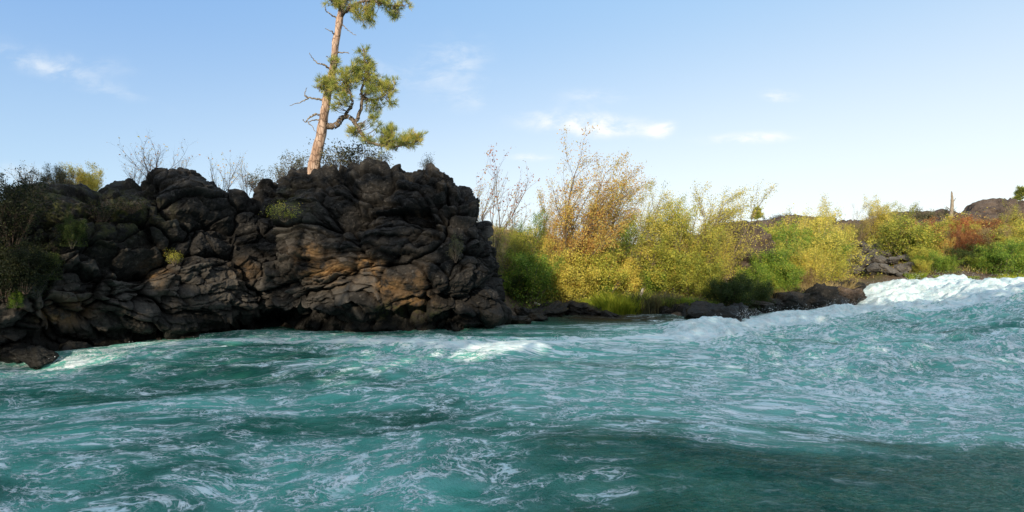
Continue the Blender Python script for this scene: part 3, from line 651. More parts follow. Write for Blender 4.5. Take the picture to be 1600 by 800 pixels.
PL = [
 # kind, palette, px, depth, top py, label, wide
 ('tree', 'olive', 796, 28, 345, 'tall green bush pressed against the right edge of the rock dome', 1.0),
 ('tree', 'green', 822, 29.5, 326, 'bright green small tree just right of the rock dome', .75),
 ('bush', 'green', 826, 26.5, 392, 'half shaded green bush low beside the rock dome', .9),
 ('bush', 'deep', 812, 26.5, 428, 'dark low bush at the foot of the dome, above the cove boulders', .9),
 ('wisp', 'red', 768, 29, 234, 'reddish bare sapling rising behind the right shoulder of the dome', 1.),
 ('wisp', 'gold', 742, 30, 258, 'faint bare sapling behind the dome, left of the reddish one', .8),
 ('wisp', 'gold', 792, 30, 300, 'short bare sapling between the dome and the golden trees', .9),
 ('tall', 'gold', 850, 30, 272, 'leftmost tall golden tree, slim and open', .85),
 ('tall', 'gold', 880, 29.5, 246, 'tall golden orange tree leaning right, second from the left', .95),
 ('tall', 'gold', 908, 30.5, 216, 'tallest golden tree with thin bare tips against the sky', 1.),
 ('tall', 'gold', 925, 31.5, 236, 'orange leaved tall tree right of the tallest one', .9),
 ('tree', 'gold', 872, 29.4, 322, 'orange brown small tree under the tall golden trees', .9),
 ('tree', 'gold', 912, 29.7, 330, 'amber small tree in front of the tallest golden tree', .9),
 ('tree', 'yellow', 846, 29.3, 345, 'yellow small tree at the left end of the thicket', .8),
 ('tall', 'yellow', 958, 31, 286, 'thin yellow tree with airy top, right of the golden group', .9),
 ('tall', 'olive', 985, 30.5, 280, 'thin pale yellow green tree with a white stem', .85),
 ('tree', 'green', 955, 30.1, 345, 'green bushy tree in the middle of the thicket', .8),
 ('tree', 'olive', 1000, 29.5, 316, 'dense yellow green tree in the centre of the thicket', .9),
 ('tree', 'yellow', 1030, 30.1, 292, 'round topped bright yellow green tree', .8),
 ('tall', 'olive', 1030, 31, 288, 'thin tree poking out above the round topped yellow tree', .8),
 ('tree', 'olive', 1062, 29.1, 306, 'broad olive tree right of the round topped one', .85),
 ('tall', 'yellow', 1078, 30, 282, 'half bare yellow tree arching to the right', 1.),
 ('tall', 'yellow', 1104, 30, 276, 'half bare arching tree at the right end of the thicket', 1.),
 ('tree', 'olive', 1092, 29.1, 350, 'dense olive tree low at the right end of the thicket', .9),
 ('tree', 'yellow', 1122, 29, 335, 'yellow tree beside the brown lava mound', .8),
 ('bush', 'yellow', 868, 28, 392, 'leftmost yellow bush in front of the golden trees', .9),
 ('bush', 'yellow', 900, 28.2, 384, 'big round yellow bush in front of the tallest golden tree', 1.05),
 ('bush', 'olive', 936, 28.6, 392, 'yellow green bush in the middle of the front row', 1.),
 ('bush', 'yellow', 972, 29.3, 398, 'small yellow bush above the bright shore grass', .9),
 ('bush', 'green', 948, 28.4, 432, 'lime green low bush right at the cove edge', .8),
 ('bush', 'green', 1022, 29.1, 398, 'green bush above the russet leaf litter', .8),
 ('bush', 'olive', 1052, 28.5, 388, 'tall olive bush above the grassy shore', .9),
 ('bush', 'olive', 1078, 28, 395, 'full olive bush right of the grassy shore', 1.),
 ('bush', 'olive', 1106, 28, 400, 'olive bush left of the shaded dark bush', .9),
 ('bush', 'gold', 1035, 29, 432, 'russet low bush behind the pale stump', .7),
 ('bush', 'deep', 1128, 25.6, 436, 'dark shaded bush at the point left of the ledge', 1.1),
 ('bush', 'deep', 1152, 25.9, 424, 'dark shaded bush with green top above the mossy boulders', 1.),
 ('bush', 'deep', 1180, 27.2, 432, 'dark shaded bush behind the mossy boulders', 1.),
 ('scrub', 'sage', 1195, 27.9, 462, 'small grey green scrub at the left end of the black ledge', 1.),
 ('bush', 'green', 1178, 29.0, 402, 'bright green bush rising from the shaded bushes', .9),
 ('bush', 'green', 1208, 30.2, 388, 'bright green bush right of the brown lava mound', .95),
 ('bush', 'green', 1222, 29.4, 404, 'low bright green bush above the left end of the ledge', .9),
 ('willow', 'olive', 1238, 31.5, 372, 'olive willow behind the low bright green bush', .8),
 ('willow', 'yellow', 1262, 31.2, 378, 'golden green willow above the black ledge', .9),
 ('willow', 'tan', 1262, 30.6, 414, 'tan dry willow drooping over the black ledge', .9),
 ('willow', 'olive', 1292, 32.8, 376, 'olive willow over the mossy boulder', .9),
 ('willow', 'yellow', 1302, 34.5, 384, 'yellow willow left of the talus pile', .8),
 ('willow', 'yellow', 1250, 39, 322, 'pale yellow feathery willow on the slope, left of the tall ones', .8),
 ('tree', 'yellow', 1268, 42, 300, 'tall feathery yellow willow tree against the sky', .8),
 ('willow', 'olive', 1215, 40, 350, 'olive willow behind the lava mound', .9),
 ('willow', 'olive', 1290, 40, 348, 'yellow green willow right of the feathery willow tree', 1.),
 ('willow', 'tan', 1190, 38, 366, 'tan brush right behind the brown lava mound', .9),
 ('willow', 'yellow', 1310, 46, 345, 'yellow willow above the talus pile', 1.),
 ('willow', 'tan', 1405, 46, 352, 'tan willow right above the talus pile', 1.),
 ('tree', 'yellow', 1368, 48, 304, 'tall yellow willow tree on the slope, right of the gap', .9),
 ('tree', 'olive', 1388, 50, 314, 'olive tree beside the tall yellow willow tree', .9),
 ('tall', 'tan', 1338, 48, 318, 'thin tan tree left of the tall yellow willow tree', .8),
 ('willow', 'yellow', 1385, 47, 338, 'broad yellow willow below the olive tree', 1.2),
 ('willow', 'olive', 1350, 48.5, 346, 'olive willow at the top of the talus pile', 1.),
 ('bush', 'olive', 1440, 39.5, 384, 'olive bush at the right foot of the talus pile', 1.1),
 ('bush', 'green', 1458, 38.5, 386, 'bright green bush on the right shore', 1.1),
 ('bush', 'olive', 1440, 38.3, 404, 'low olive bush at the right shore, beside the white water', 1.),
 ('bush', 'green', 1484, 38, 398, 'low bright green bush at the water on the right shore', .9),
 ('willow', 'tan', 1442, 44, 356, 'tan willow behind the right shore bushes', 1.),
 ('willow', 'tan', 1418, 52, 346, 'tan brush below the grey lava ridge', 1.2),
 ('willow', 'red', 1500, 45, 346, 'red orange bush on the right slope', .7),
 ('willow', 'red', 1524, 46, 352, 'smaller russet bush right of the red orange one', .8),
 ('willow', 'gold', 1476, 43, 366, 'amber brush in front of the red orange bush', .8),
 ('bush', 'deep', 1508, 38.8, 382, 'dark green bush right of the bright shore bushes', 1.2),
 ('bush', 'green', 1536, 37.8, 386, 'mid green bush on the right shore under the bare tree', 1.2),
 ('bush', 'green', 1566, 37.0, 378, 'green bush near the right end of the shore', 1.2),
 ('bush', 'green', 1600, 36.6, 376, 'rightmost green bush on the shore', 1.3),
 ('bush', 'olive', 1580, 40, 366, 'olive bush behind the rightmost green bushes', 1.2),
 ('willow', 'tan', 1562, 42, 352, 'tan willow under the bare tree', 1.1),
 ('willow', 'yellow', 1598, 42, 348, 'yellow willow at the right edge of the slope', 1.),
 ('bare', 'gold', 1535, 44, 322, 'dark bare tree spreading over the right slope', 1.3),
 ('tall', 'olive', 1562, 50, 312, 'thin olive tree on the skyline at the right', .9),
 ('willow', 'tan', 1590, 50, 322, 'tan brown willow on the skyline at the right edge', 1.2),
 ('bush', 'sage', 1434, 58, 318, 'grey green bush on the skyline left of the snag', .8),
 ('willow', 'sage', 1466, 58, 324, 'dark brush on the skyline beside the snag', 1.),
 ('bush', 'dark', 1218, 58, 334, 'dark round bush on the lava hump skyline', .7),
 ('willow', 'tan', 1540, 52, 338, 'tan brush under the skyline at the right', 1.5),
]
rs = random.Random(31)
WORD = {'yellow': 'bright yellow', 'olive': 'yellow green', 'green': 'green', 'tan': 'dry tan', 'gold': 'amber', 'red': 'russet'}
for k in range(16):
    px = rs.uniform(1196, 1292); pl = rs.choice(['yellow', 'olive', 'yellow', 'tan', 'green'])
    PL.append(('willow', pl, px, rs.uniform(33.5, 45), rs.uniform(338, 372), WORD[pl]+' willow in the mass on the slope left of the talus pile', rs.uniform(.9, 1.2)))
for k in range(32):
    px = rs.uniform(1420, 1620); kd = rs.choice(['willow', 'bush']); pl = rs.choice(['yellow', 'olive', 'gold', 'tan', 'yellow', 'olive', 'red'])
    PL.append((kd, pl, px, rs.uniform(46.5, 53) if 1455 < px < 1540 else rs.uniform(40, 52), rs.uniform(334, 368), WORD[pl]+(' willow' if kd == 'willow' else ' bush')+' in the brush mass on the slope above the right shore', rs.uniform(1., 1.4)))
def mass_group(l):
    return l.split(' in the ')[0]+'s in the mass' + (' left of the talus' if 'talus pile' in l else ' above the right shore') if ' mass on the slope' in l else None
for (kind, pal, px, d, pyt, label, wide) in PL:
    plant(kind, pal, px, d, pyt, label, wide, group=mass_group(label), twig='pale' if 'white stem' in label or 'feathery' in label else ('twig_dark' if pal in ('dark', 'deep') or 'dark bare' in label else None))
# plants on and around the rocks
R_, D_ = RIDGE, DOME
on_rock('bush', 'dark', R_, 12, 288, 'dark bush at the left edge on top of the ridge', .6, back=.3, twig='twig_dark')
on_rock('bare', 'tan', R_, 60, 258, 'twiggy grey green shrub above the left ridge', 1.3)
on_rock('bare', 'gold', R_, 45, 246, 'bare twigs sticking out of the shrubs at the far left', .9, twig='twig_dark')
on_rock('bush', 'sage', R_, 85, 256, 'thin grey green bush on the ridge left of the golden one', .8, back=2.)
on_rock('bush', 'yellow', R_, 135, 252, 'golden sunlit bush on the ridge top', .8, back=3.2)
on_rock('bare', 'gold', R_, 112, 252, 'bare twigs beside the golden sunlit bush', .7)
on_rock('bare', 'gold', R_, 238, 203, 'tallest bare shrub on the ridge, dark twigs against the sky', 1.0, back=1.5, twig='twig_dark')
on_rock('bare', 'gold', R_, 215, 232, 'low bare shrub left of the tallest bare one', 1.0, back=1.5, twig='twig_dark')
on_rock('bare', 'gold', R_, 285, 236, 'thin bare shrub behind the ridge knob', .8, back=2, twig='twig_dark')
on_rock('bare', 'gold', R_, 348, 228, 'bare shrub between the ridge knob and the dome', .8, back=2, twig='twig_dark')
on_rock('bare', 'gold', R_, 385, 238, 'slender bare shrub close to the dome', .5, back=2, twig='twig_dark')
on_rock('scrub', 'sage', R_, 402, 262, 'fine grey shrub filling the gap before the dome', .9, back=2)
on_rock('scrub', 'sage', D_, 462, 236, 'grey shrub left of the pine base', 1.0, back=.9)
on_rock('scrub', 'sage', D_, 440, 248, 'small grey shrub at the left shoulder of the dome', .7, back=.5)
on_rock('scrub', 'sage', D_, 527, 222, 'dark twiggy shrub right of the pine trunk', 1.3, back=.9, twig='twig_dark')
on_rock('scrub', 'dark', D_, 560, 218, 'dark shrub under the lowest pine bough', 1.2, back=1.1, twig='twig_dark')
on_rock('scrub', 'sage', D_, 590, 226, 'shrub at the crown of the dome under the bough tip', .9, back=1.)
on_rock('scrub', 'sage', D_, 668, 240, 'little bare shrub right of the dome crown', .7, back=.8)
def on_face(kind, pal, P, px, py, h, label, wide=1., twig=None):
    q = P.reshape(-1, 3); X = 800+800*q[:, 0]/q[:, 1]; Yp = 400-800*(q[:, 2]-CAMZ)/q[:, 1]
    m = (np.abs(X-px) < 8) & (np.abs(Yp-py) < 8); q = q[m]; q = q[np.argmin(q[:, 1])] 
    return plant(kind, pal, px, q[1]-.05, py-h*800/q[1], label, wide, z=q[2]-.1, twig=twig, group='plants growing on the rock face')
on_face('scrub', 'sage', D_, 712, 405, 1.0, 'pale grey green shrub growing from the right side of the dome face', .5)
on_face('scrub', 'olive', D_, 445, 335, .5, 'low olive moss shrub on the left shoulder of the dome face', 1.5)
on_face('scrub', 'olive', R_, 272, 402, .3, 'small green plant on the ledge in the middle of the ridge face', .8)
on_face('bush', 'deep', R_, 112, 372, .8, 'small green bush high on the left ridge face', .7)
on_face('bush', 'deep', R_, 70, 425, .6, 'green bush halfway down the left ridge face', .8)
on_face('bush', 'green', R_, 24, 482, .6, 'bright leafed bush low at the left edge of the ridge', .6)
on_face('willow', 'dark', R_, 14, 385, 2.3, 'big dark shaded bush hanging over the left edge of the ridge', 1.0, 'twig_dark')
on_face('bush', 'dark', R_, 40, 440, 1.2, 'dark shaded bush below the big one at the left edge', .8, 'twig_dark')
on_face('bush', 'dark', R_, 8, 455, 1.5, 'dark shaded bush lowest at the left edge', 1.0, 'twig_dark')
on_face('scrub', 'dark', R_, 160, 335, .5, 'flat dark scrub mat on the upper ridge face', 1.5, 'twig_dark')
on_face('scrub', 'dark', R_, 205, 322, .35, 'second dark scrub mat right of the first on the ridge', 1.5, 'twig_dark')
# shore grasses
for px, d, pyt, pal, lab in [(955, 26.9, 455, 'grass', 0), (968, 27, 450, 'grass', 0), (940, 26.9, 458, 'grass', 0), (980, 27.3, 452, 'grass', 0), (962, 26.7, 462, 'grass', 0), (930, 27, 462, 'grass', 0)]:
    plant('grass', pal, px, d, pyt, 'bright yellow green grass tuft on the sunny cove shore', 1.3, group='sunny grass tufts')
for px, d, pyt in [(1010, 27.3, 452), (1022, 27.1, 450), (1034, 27.2, 455), (1048, 27, 460), (1062, 26.8, 462), (1080, 26.4, 462), (1094, 25.8, 466), (1104, 25.6, 466)]:
    plant('grass', 'green' if px > 1040 else 'sage', px, d, pyt, 'grey green grass tuft along the shaded cove shore', 1.5, group='grey green grass tufts')
for px, d, pyt in [(1208, 28.6, 452), (1225, 28.8, 448), (1240, 29.4, 444), (1275, 30.3, 441), (1296, 31.2, 438), (1262, 30, 436), (1285, 30.6, 440), (1245, 30, 440), (1300, 32.5, 430)]:
    plant('grass', 'tan', px, d, pyt, 'dry tan grass tuft on top of the black ledge', 1.6, group='dry grass tufts')
for px, d, pyt in [(1430, 37.6, 424), (1470, 37.1, 428), (1590, 35.6, 425), (1565, 35.9, 430), (1520, 36.6, 430)]:
    plant('grass', 'grass', px, d, pyt, 'mossy green tuft at the water edge on the right shore', 2., group='mossy tufts')

# ground cover: dry grass and low brush, too many to count
def scatter(name, n, box, pal, size, hgt, dmin, dmax, seed, lit=False, cond=None):
    r = np.random.default_rng(seed); x = r.uniform(box[0], box[1], n); y = r.uniform(box[2], box[3], n); d = bank_dist(x, y)
    k = (d > dmin) & (d < dmax) & (fbm(x*.35, y*.35, 0*x, 3, seed) > -.15)
    if cond is not None: k &= cond(x, y)
    x, y = x[k], y[k]; z = ground_h(x, y); C = np.stack([x, y, z+hgt*r.random(len(x))**1.5], 1)
    Dd = None if lit else np.tile([0., 0, 2.], (len(x), 1))
    V, F, t = leaves(C, size, r, r.normal(.5, .22, len(x)), .55 if lit else .12, D=Dd)
    tag(ob(name, mesh_np(name, V, F, False, {'tint': t}), LM[pal]), kind='stuff', label=name.replace('_', ' ')+' spread over the far bank', cat='ground cover')
scatter('dry_grass_cover', 90000, (-2, 75, 24, 70), 'tan', .42, .12, 1.2, 40, 401)
scatter('low_brush_cover', 90000, (0, 75, 24, 66), 'olive', .11, .55, 1.0, 34, 402, lit=True)
scatter('leaf_litter', 16000, (3, 13, 25, 31), 'red', .12, .12, .8, 6, 403, lit=True)
scatter('rock_top_grass', 14000, (-28, -3, 18, 30), 'tan', .3, .1, 2.5, 12, 404)

# ---------------------------------------------------------------- stump, driftwood, snag, distant pines
def wood_piece(name, pts, rads, mat, label, cat, stubs=(), sides=9, seed=1):
    r = np.random.default_rng(seed); P = smooth_curve(np.array(pts, float), 24); R = np.interp(np.linspace(0, 1, 24), np.linspace(0, 1, len(rads)), rads)
    segs = [(P[i], P[i+1], R[i], R[i+1]) for i in range(23)]+list(stubs); V, F = tubes(segs, sides)
    V = V+.12*np.mean(rads)*np.stack([fbm(V[:, 0]*9, V[:, 1]*9, V[:, 2]*5, 3, seed+k) for k in range(3)], 1)
    o = ob(name, mesh_np(name, V, F, True), M[mat]); tag(o, label, cat); return o
x, y = (1003-800)/800*27.2, 27.2; z = gh(x, y)
wood_piece('tree_stump', [(x+.15, y, z-.2), (x+.05, y, z+.35), (x-.05, y, z+.75), (x+.05, y, z+1.25)], [.17, .12, .10, .05], 'pale', 'pale weathered broken stump on the shore before the russet leaves', 'stump')
x, y = (850-800)/800*26, 26; z = gh(x, y)+.35
wood_piece('driftwood_branch', [(x-.5, y, z+.5), (x+.2, y-.1, z+.25), (x+1.0, y-.3, z-.05)], [.05, .045, .02], 'pale', 'pale driftwood branch lying on the cove boulders', 'driftwood')
x, y = (1487-800)/800*56., 56.; z = gh(x, y)
wood_piece('dead_snag', [(x, y, z-.5), (x-.1, y, z+2.5), (x+.05, y, CAMZ+(400-318)/800*56), (x+.0, y, CAMZ+(400-299)/800*56)], [.24, .19, .15, .05], 'dead', 'bare upright snag standing on the right skyline', 'snag', stubs=[(np.array([x, y, z+a]), np.array([x+b, y, z+a+c]), e, .02) for a, b, c, e in [(3.2, .7, .5, .07), (3.9, -.6, .45, .06), (4.6, .45, .7, .06), (2.4, -.8, .1, .05)]])

def needle_tufts(C, Dr, r, L=.21, n=20, wd=.009):
    k = len(C); c = np.repeat(C, n, 0); a = np.repeat(Dr, n, 0)*1.0+r.normal(size=(k*n, 3))*.75; a /= np.linalg.norm(a, axis=1)[:, None]
    l = (L*r.uniform(.65, 1.15, k*n))[:, None]; s = np.cross(a, r.normal(size=(k*n, 3))); s /= np.linalg.norm(s, axis=1)[:, None]; s *= wd
    c = c+a*.01
    V = np.stack([c-s*.6, c+s*.6, c+a*l+s*.35, c+a*l-s*.35], 1).reshape(-1, 3)
    tn = np.repeat(r.normal(.5, .17, k), n)+r.normal(0, .1, k*n)
    return V, np.arange(4*k*n).reshape(-1, 4), np.repeat(tn, 4)
def zp(zx, zy, d): return at(400+zx/2.857, zy/2.857, d)
def build_pine():
    r = np.random.default_rng(5); D0 = 22.3; root = empty('pine_tree', tuple(zp(258, 760, D0)))
    tag(root, 'tall orange barked pine with sparse tufted boughs, leaning on top of the dome', 'pine tree')
    off = np.array(root.location)
    def part(name, V, F, mat, par, attrs=None, smooth=True, rel=off):
        return ob(name, mesh_np(name, V-rel, F, smooth, attrs), mat, par)
    tr = [(252, 790, .30), (262, 725, .29), (290, 600, .235), (303, 520, .21), (315, 440, .19), (332, 360, .178), (345, 290, .17), (355, 200, .165), (367, 130, .155), (375, 80, .15), (385, 0, .12), (398, -90, .10), (404, -180, .08), (412, -280, .055), (415, -380, .02)]
    P = smooth_curve(np.array([zp(a, b, D0) for a, b, c in tr]), 110); R = .88*np.interp(np.linspace(0, 1, 110), np.linspace(0, 1, len(tr)), [c for a, b, c in tr])
    sides = 20; an = np.arange(sides)*2*np.pi/sides
    V = np.stack([P[:, None, 0]+R[:, None]*np.cos(an), P[:, None, 1]+R[:, None]*np.sin(an), P[:, None, 2]+0*an[None]], -1)
    nz = fbm(V[..., 0]*5, V[..., 1]*5, V[..., 2]*2, 3, 61)
    V[..., 0] += .035*nz*np.cos(an); V[..., 1] += .035*nz*np.sin(an)
    i = np.arange(110*sides).reshape(110, sides); j = np.roll(i, -1, 1)
    F = np.stack([i[:-1], j[:-1], j[1:], i[1:]], -1).reshape(-1, 4)
    part('trunk', V.reshape(-1, 3), F, M['pine_bark'], root)
    def bough(pts, r0, r1, clusters, name='bough', mat='twig', twigs=True, dens=1., side=0.):
        """pts: (zx, zy, depth offset); clusters: (zx, zy, doff, radius in z pixels, tufts)"""
        W = np.array([zp(a, b, D0+c) for a, b, c in pts]); Q = smooth_curve(W, max(10, 5*len(pts))); n = len(Q)
        Q[1:-1] += r.normal(size=(n-2, 3))*.018
        RR = np.linspace(r0, r1, n); segs = [(Q[k], Q[k+1], RR[k], RR[k+1]) for k in range(n-1)]
        C = []; Dv = []
        for (a, b, c, rad, k) in clusters:
            cc = zp(a, b, D0+c); rr = 1.15*rad/2.857/800*D0
            for _ in range(int(k*dens*.75)):
                v = r.normal(size=3); v /= np.linalg.norm(v); tip = cc+v*rr*np.array([1, 1, .8])*r.random()**.45
                q = Q[np.argmin(np.linalg.norm(Q-tip, axis=1)+.25*r.random(n))]
                mid = (q+tip)/2+np.array([0, 0, -.06])+r.normal(size=3)*.05
                segs += [(q, mid, .014, .010), (mid, tip, .010, .006)]
                dd = tip-mid; dd /= np.linalg.norm(dd)+1e-9; dd[2] += .35
                C.append(tip); Dv.append(dd)
                for _e in range(2):
                    C.append(mid+(tip-mid)*r.uniform(.3, .9)+r.normal(size=3)*.07); Dv.append(dd+r.normal(size=3)*.5)
        V, F = tubes(segs, 7); g = part(name, V, F, M[mat], root)
        if C:
            NV, NF, NT_ = needle_tufts(np.array(C), np.array(Dv), r); part('needles', NV, NF, LM['needle'], g, {'tint': NT_}, False)
    bough([(315, 562, 0), (350, 562, -.1), (375, 540, -.2), (390, 522, -.3), (420, 525, -.4), (445, 552, -.4), (470, 592, -.5), (500, 632, -.6), (560, 648, -.7), (640, 655, -.8), (735, 622, -.9)], .15, .02,
          [(540, 548, -.5, 22, 7), (590, 600, -.6, 45, 34), (500, 620, -.5, 30, 12), (455, 600, -.3, 22, 7), (520, 520, -.4, 22, 7), (620, 640, -.8, 45, 30), (560, 645, -.5, 40, 16), (670, 630, -.8, 38, 24), (712, 615, -.9, 38, 26), (735, 612, -.9, 16, 6), (660, 600, -.6, 25, 10), (425, 590, -.5, 22, 12), (480, 570, -.2, 18, 5), (600, 570, -.8, 25, 10)])
    bough([(380, 540, -.2), (405, 502, -.5), (430, 465, -.8), (424, 425, -1.), (410, 390, -1.), (395, 360, -1.)], .075, .02,
          [(390, 345, -1., 40, 24), (350, 400, -.9, 40, 22), (420, 385, -.9, 40, 22), (390, 440, -1.2, 42, 18), (360, 470, -1., 25, 8), (455, 345, -.4, 35, 18), (430, 310, -.6, 28, 14)])
    bough([(440, 548, -.4), (462, 512, -.3), (474, 440, -.3), (470, 400, -.2), (490, 340, -.2), (484, 270, -.2), (480, 215, -.2)], .085, .02,
          [(480, 225, -.2, 18, 8), (488, 275, -.2, 30, 16), (470, 310, -.2, 42, 26), (510, 300, 0, 28, 14), (540, 370, .2, 45, 28), (500, 350, -.3, 45, 24), (520, 400, -.6, 40, 20)])
    bough([(474, 430, -.3), (520, 445, -.2), (570, 430, -.1), (605, 400, 0)], .045, .015,
          [(595, 375, 0, 35, 26), (580, 420, 0, 35, 18), (550, 455, -.2, 35, 14), (605, 465, 0, 16, 8), (510, 480, -.3, 40, 14), (560, 400, .3, 30, 10), (500, 450, .3, 30, 8)])
    bough([(330, 370, -.1), (305, 375, -.5), (285, 385, -.7)], .03, .012, [(300, 370, -.5, 30, 18), (320, 390, -.4, 28, 14), (282, 395, -.6, 20, 6), (340, 350, -.4, 26, 10)])
    bough([(345, 300, -.1), (352, 285, -.5), (355, 270, -.7)], .02, .01, [(350, 275, -.5, 20, 10), (365, 310, -.5, 20, 7)])
    # high crown, mostly above the picture
    bough([(378, 75, 0), (405, 45, -.3), (450, 15, -.4), (520, 5, -.5), (590, 25, -.5), (650, 25, -.6)], .08, .02,
          [(655, 20, -.6, 28, 14), (610, 55, -.5, 26, 12), (590, 20, -.5, 35, 18), (530, 10, -.5, 40, 20), (520, 60, -.3, 28, 12), (480, 85, -.4, 30, 16), (460, 40, -.4, 35, 18), (505, 95, -.3, 20, 8), (570, -20, -.4, 40, 20), (630, 70, -.4, 12, 4)])
    bough([(380, 45, 0), (355, 20, -.2), (335, 0, -.3)], .04, .015, [(345, 15, -.3, 26, 14), (355, -25, -.2, 30, 14), (370, 25, -.5, 24, 10)])
    bough([(385, 20, 0), (420, -20, .3), (470, -60, .4), (540, -80, .5)], .06, .02, [(440, -20, .3, 38, 22), (500, -60, .4, 45, 28), (550, -85, .5, 40, 20), (430, 40, .4, 35, 14), (400, 15, .5, 25, 10)])
    bough([(395, -90, 0), (350, -120, -.3), (300, -140, -.5)], .05, .02, [(330, -120, -.3, 45, 26), (290, -150, -.4, 35, 18)])
    bough([(400, -150, 0), (450, -190, 0), (500, -210, .1)], .05, .02, [(460, -190, 0, 50, 30), (500, -220, 0, 40, 20)])
    bough([(408, -230, 0), (412, -300, 0), (415, -370, 0)], .04, .02, [(380, -260, 0, 50, 30), (430, -300, 0, 50, 30), (415, -360, 0, 40, 24)])
    # dead, broken limbs
    for pts, r0 in [([(328, 308, 0), (305, 290, -.2), (280, 283, -.3), (258, 268, -.3), (240, 235, -.4)], .045), ([(305, 448, 0), (270, 440, -.2), (235, 436, -.3), (205, 455, -.4), (150, 472, -.5)], .05), ([(232, 436, -.3), (218, 425, -.3), (228, 392, -.3)], .03),
                    ([(295, 515, 0), (265, 512, -.2), (240, 525, -.3), (222, 545, -.3), (208, 535, -.4)], .05), ([(235, 545, -.3), (250, 565, -.3), (264, 588, -.3)], .02), ([(290, 535, 0), (250, 540, -.2), (225, 545, -.3)], .035), ([(352, 160, 0), (335, 140, -.2), (308, 128, -.3)], .035),
                    ([(360, 80, 0), (330, 62, -.2), (312, 48, -.3), (308, 25, -.3)], .035), ([(385, 108, 0), (410, 135, -.1), (447, 158, -.2)], .022), ([(365, 235, 0), (390, 234, -.1), (416, 238, -.2)], .035), ([(345, 270, 0), (325, 258, -.1), (315, 250, -.2)], .02)]:
        bough(pts, r0, .010, [], name='dead_limb', mat='dead')
build_pine()
def small_pine(px, pyt, pyb, d, label):
    r = np.random.default_rng(int(px)); b = at(px, pyb, d); t = at(px, pyt, d); H = t[2]-b[2]; root = empty('distant_pine', tuple(b)); tag(root, label, 'pine tree', 'far pines on the skyline')
    segs = [((0, 0, -1), (0, 0, H*.5), .06*H*.5, .04*H*.5), ((0, 0, H*.5), (0, 0, H*.98), .04*H*.5, .01)]
    C = []; Dv = []
    for k in range(46):
        f = r.uniform(.32, .97); a = r.uniform(0, 6.28); L = H*.30*(1.12-f)*1.3*r.uniform(.5, 1.1); e = np.array([math.cos(a)*L, math.sin(a)*L, H*f+L*.15])
        segs.append(((0, 0, H*f-L*.1), tuple(e), .012*H, .004*H))
        for q in (.5, .75, 1.): C.append(e*np.array([q, q, 1])+r.normal(size=3)*.04*H); Dv.append(np.array([math.cos(a), math.sin(a), .5]))
    V, F = tubes([(np.array(a), np.array(b_), c, e) for a, b_, c, e in segs], 5); ob('trunk', mesh_np('trunk', V, F, True), M['twig_dark'], root)
    V, F, t_ = needle_tufts(np.array(C), np.array(Dv), r, L=.16*H, n=24, wd=.012*H); ob('crown', mesh_np('crown', V, F, False, {'tint': t_}), LM['needle'], root)
small_pine(1183, 324, 350, 120, 'tiny lone pine on the skyline right of the thicket')
small_pine(1595, 294, 322, 90, 'tiny pine on the skyline at the right edge')

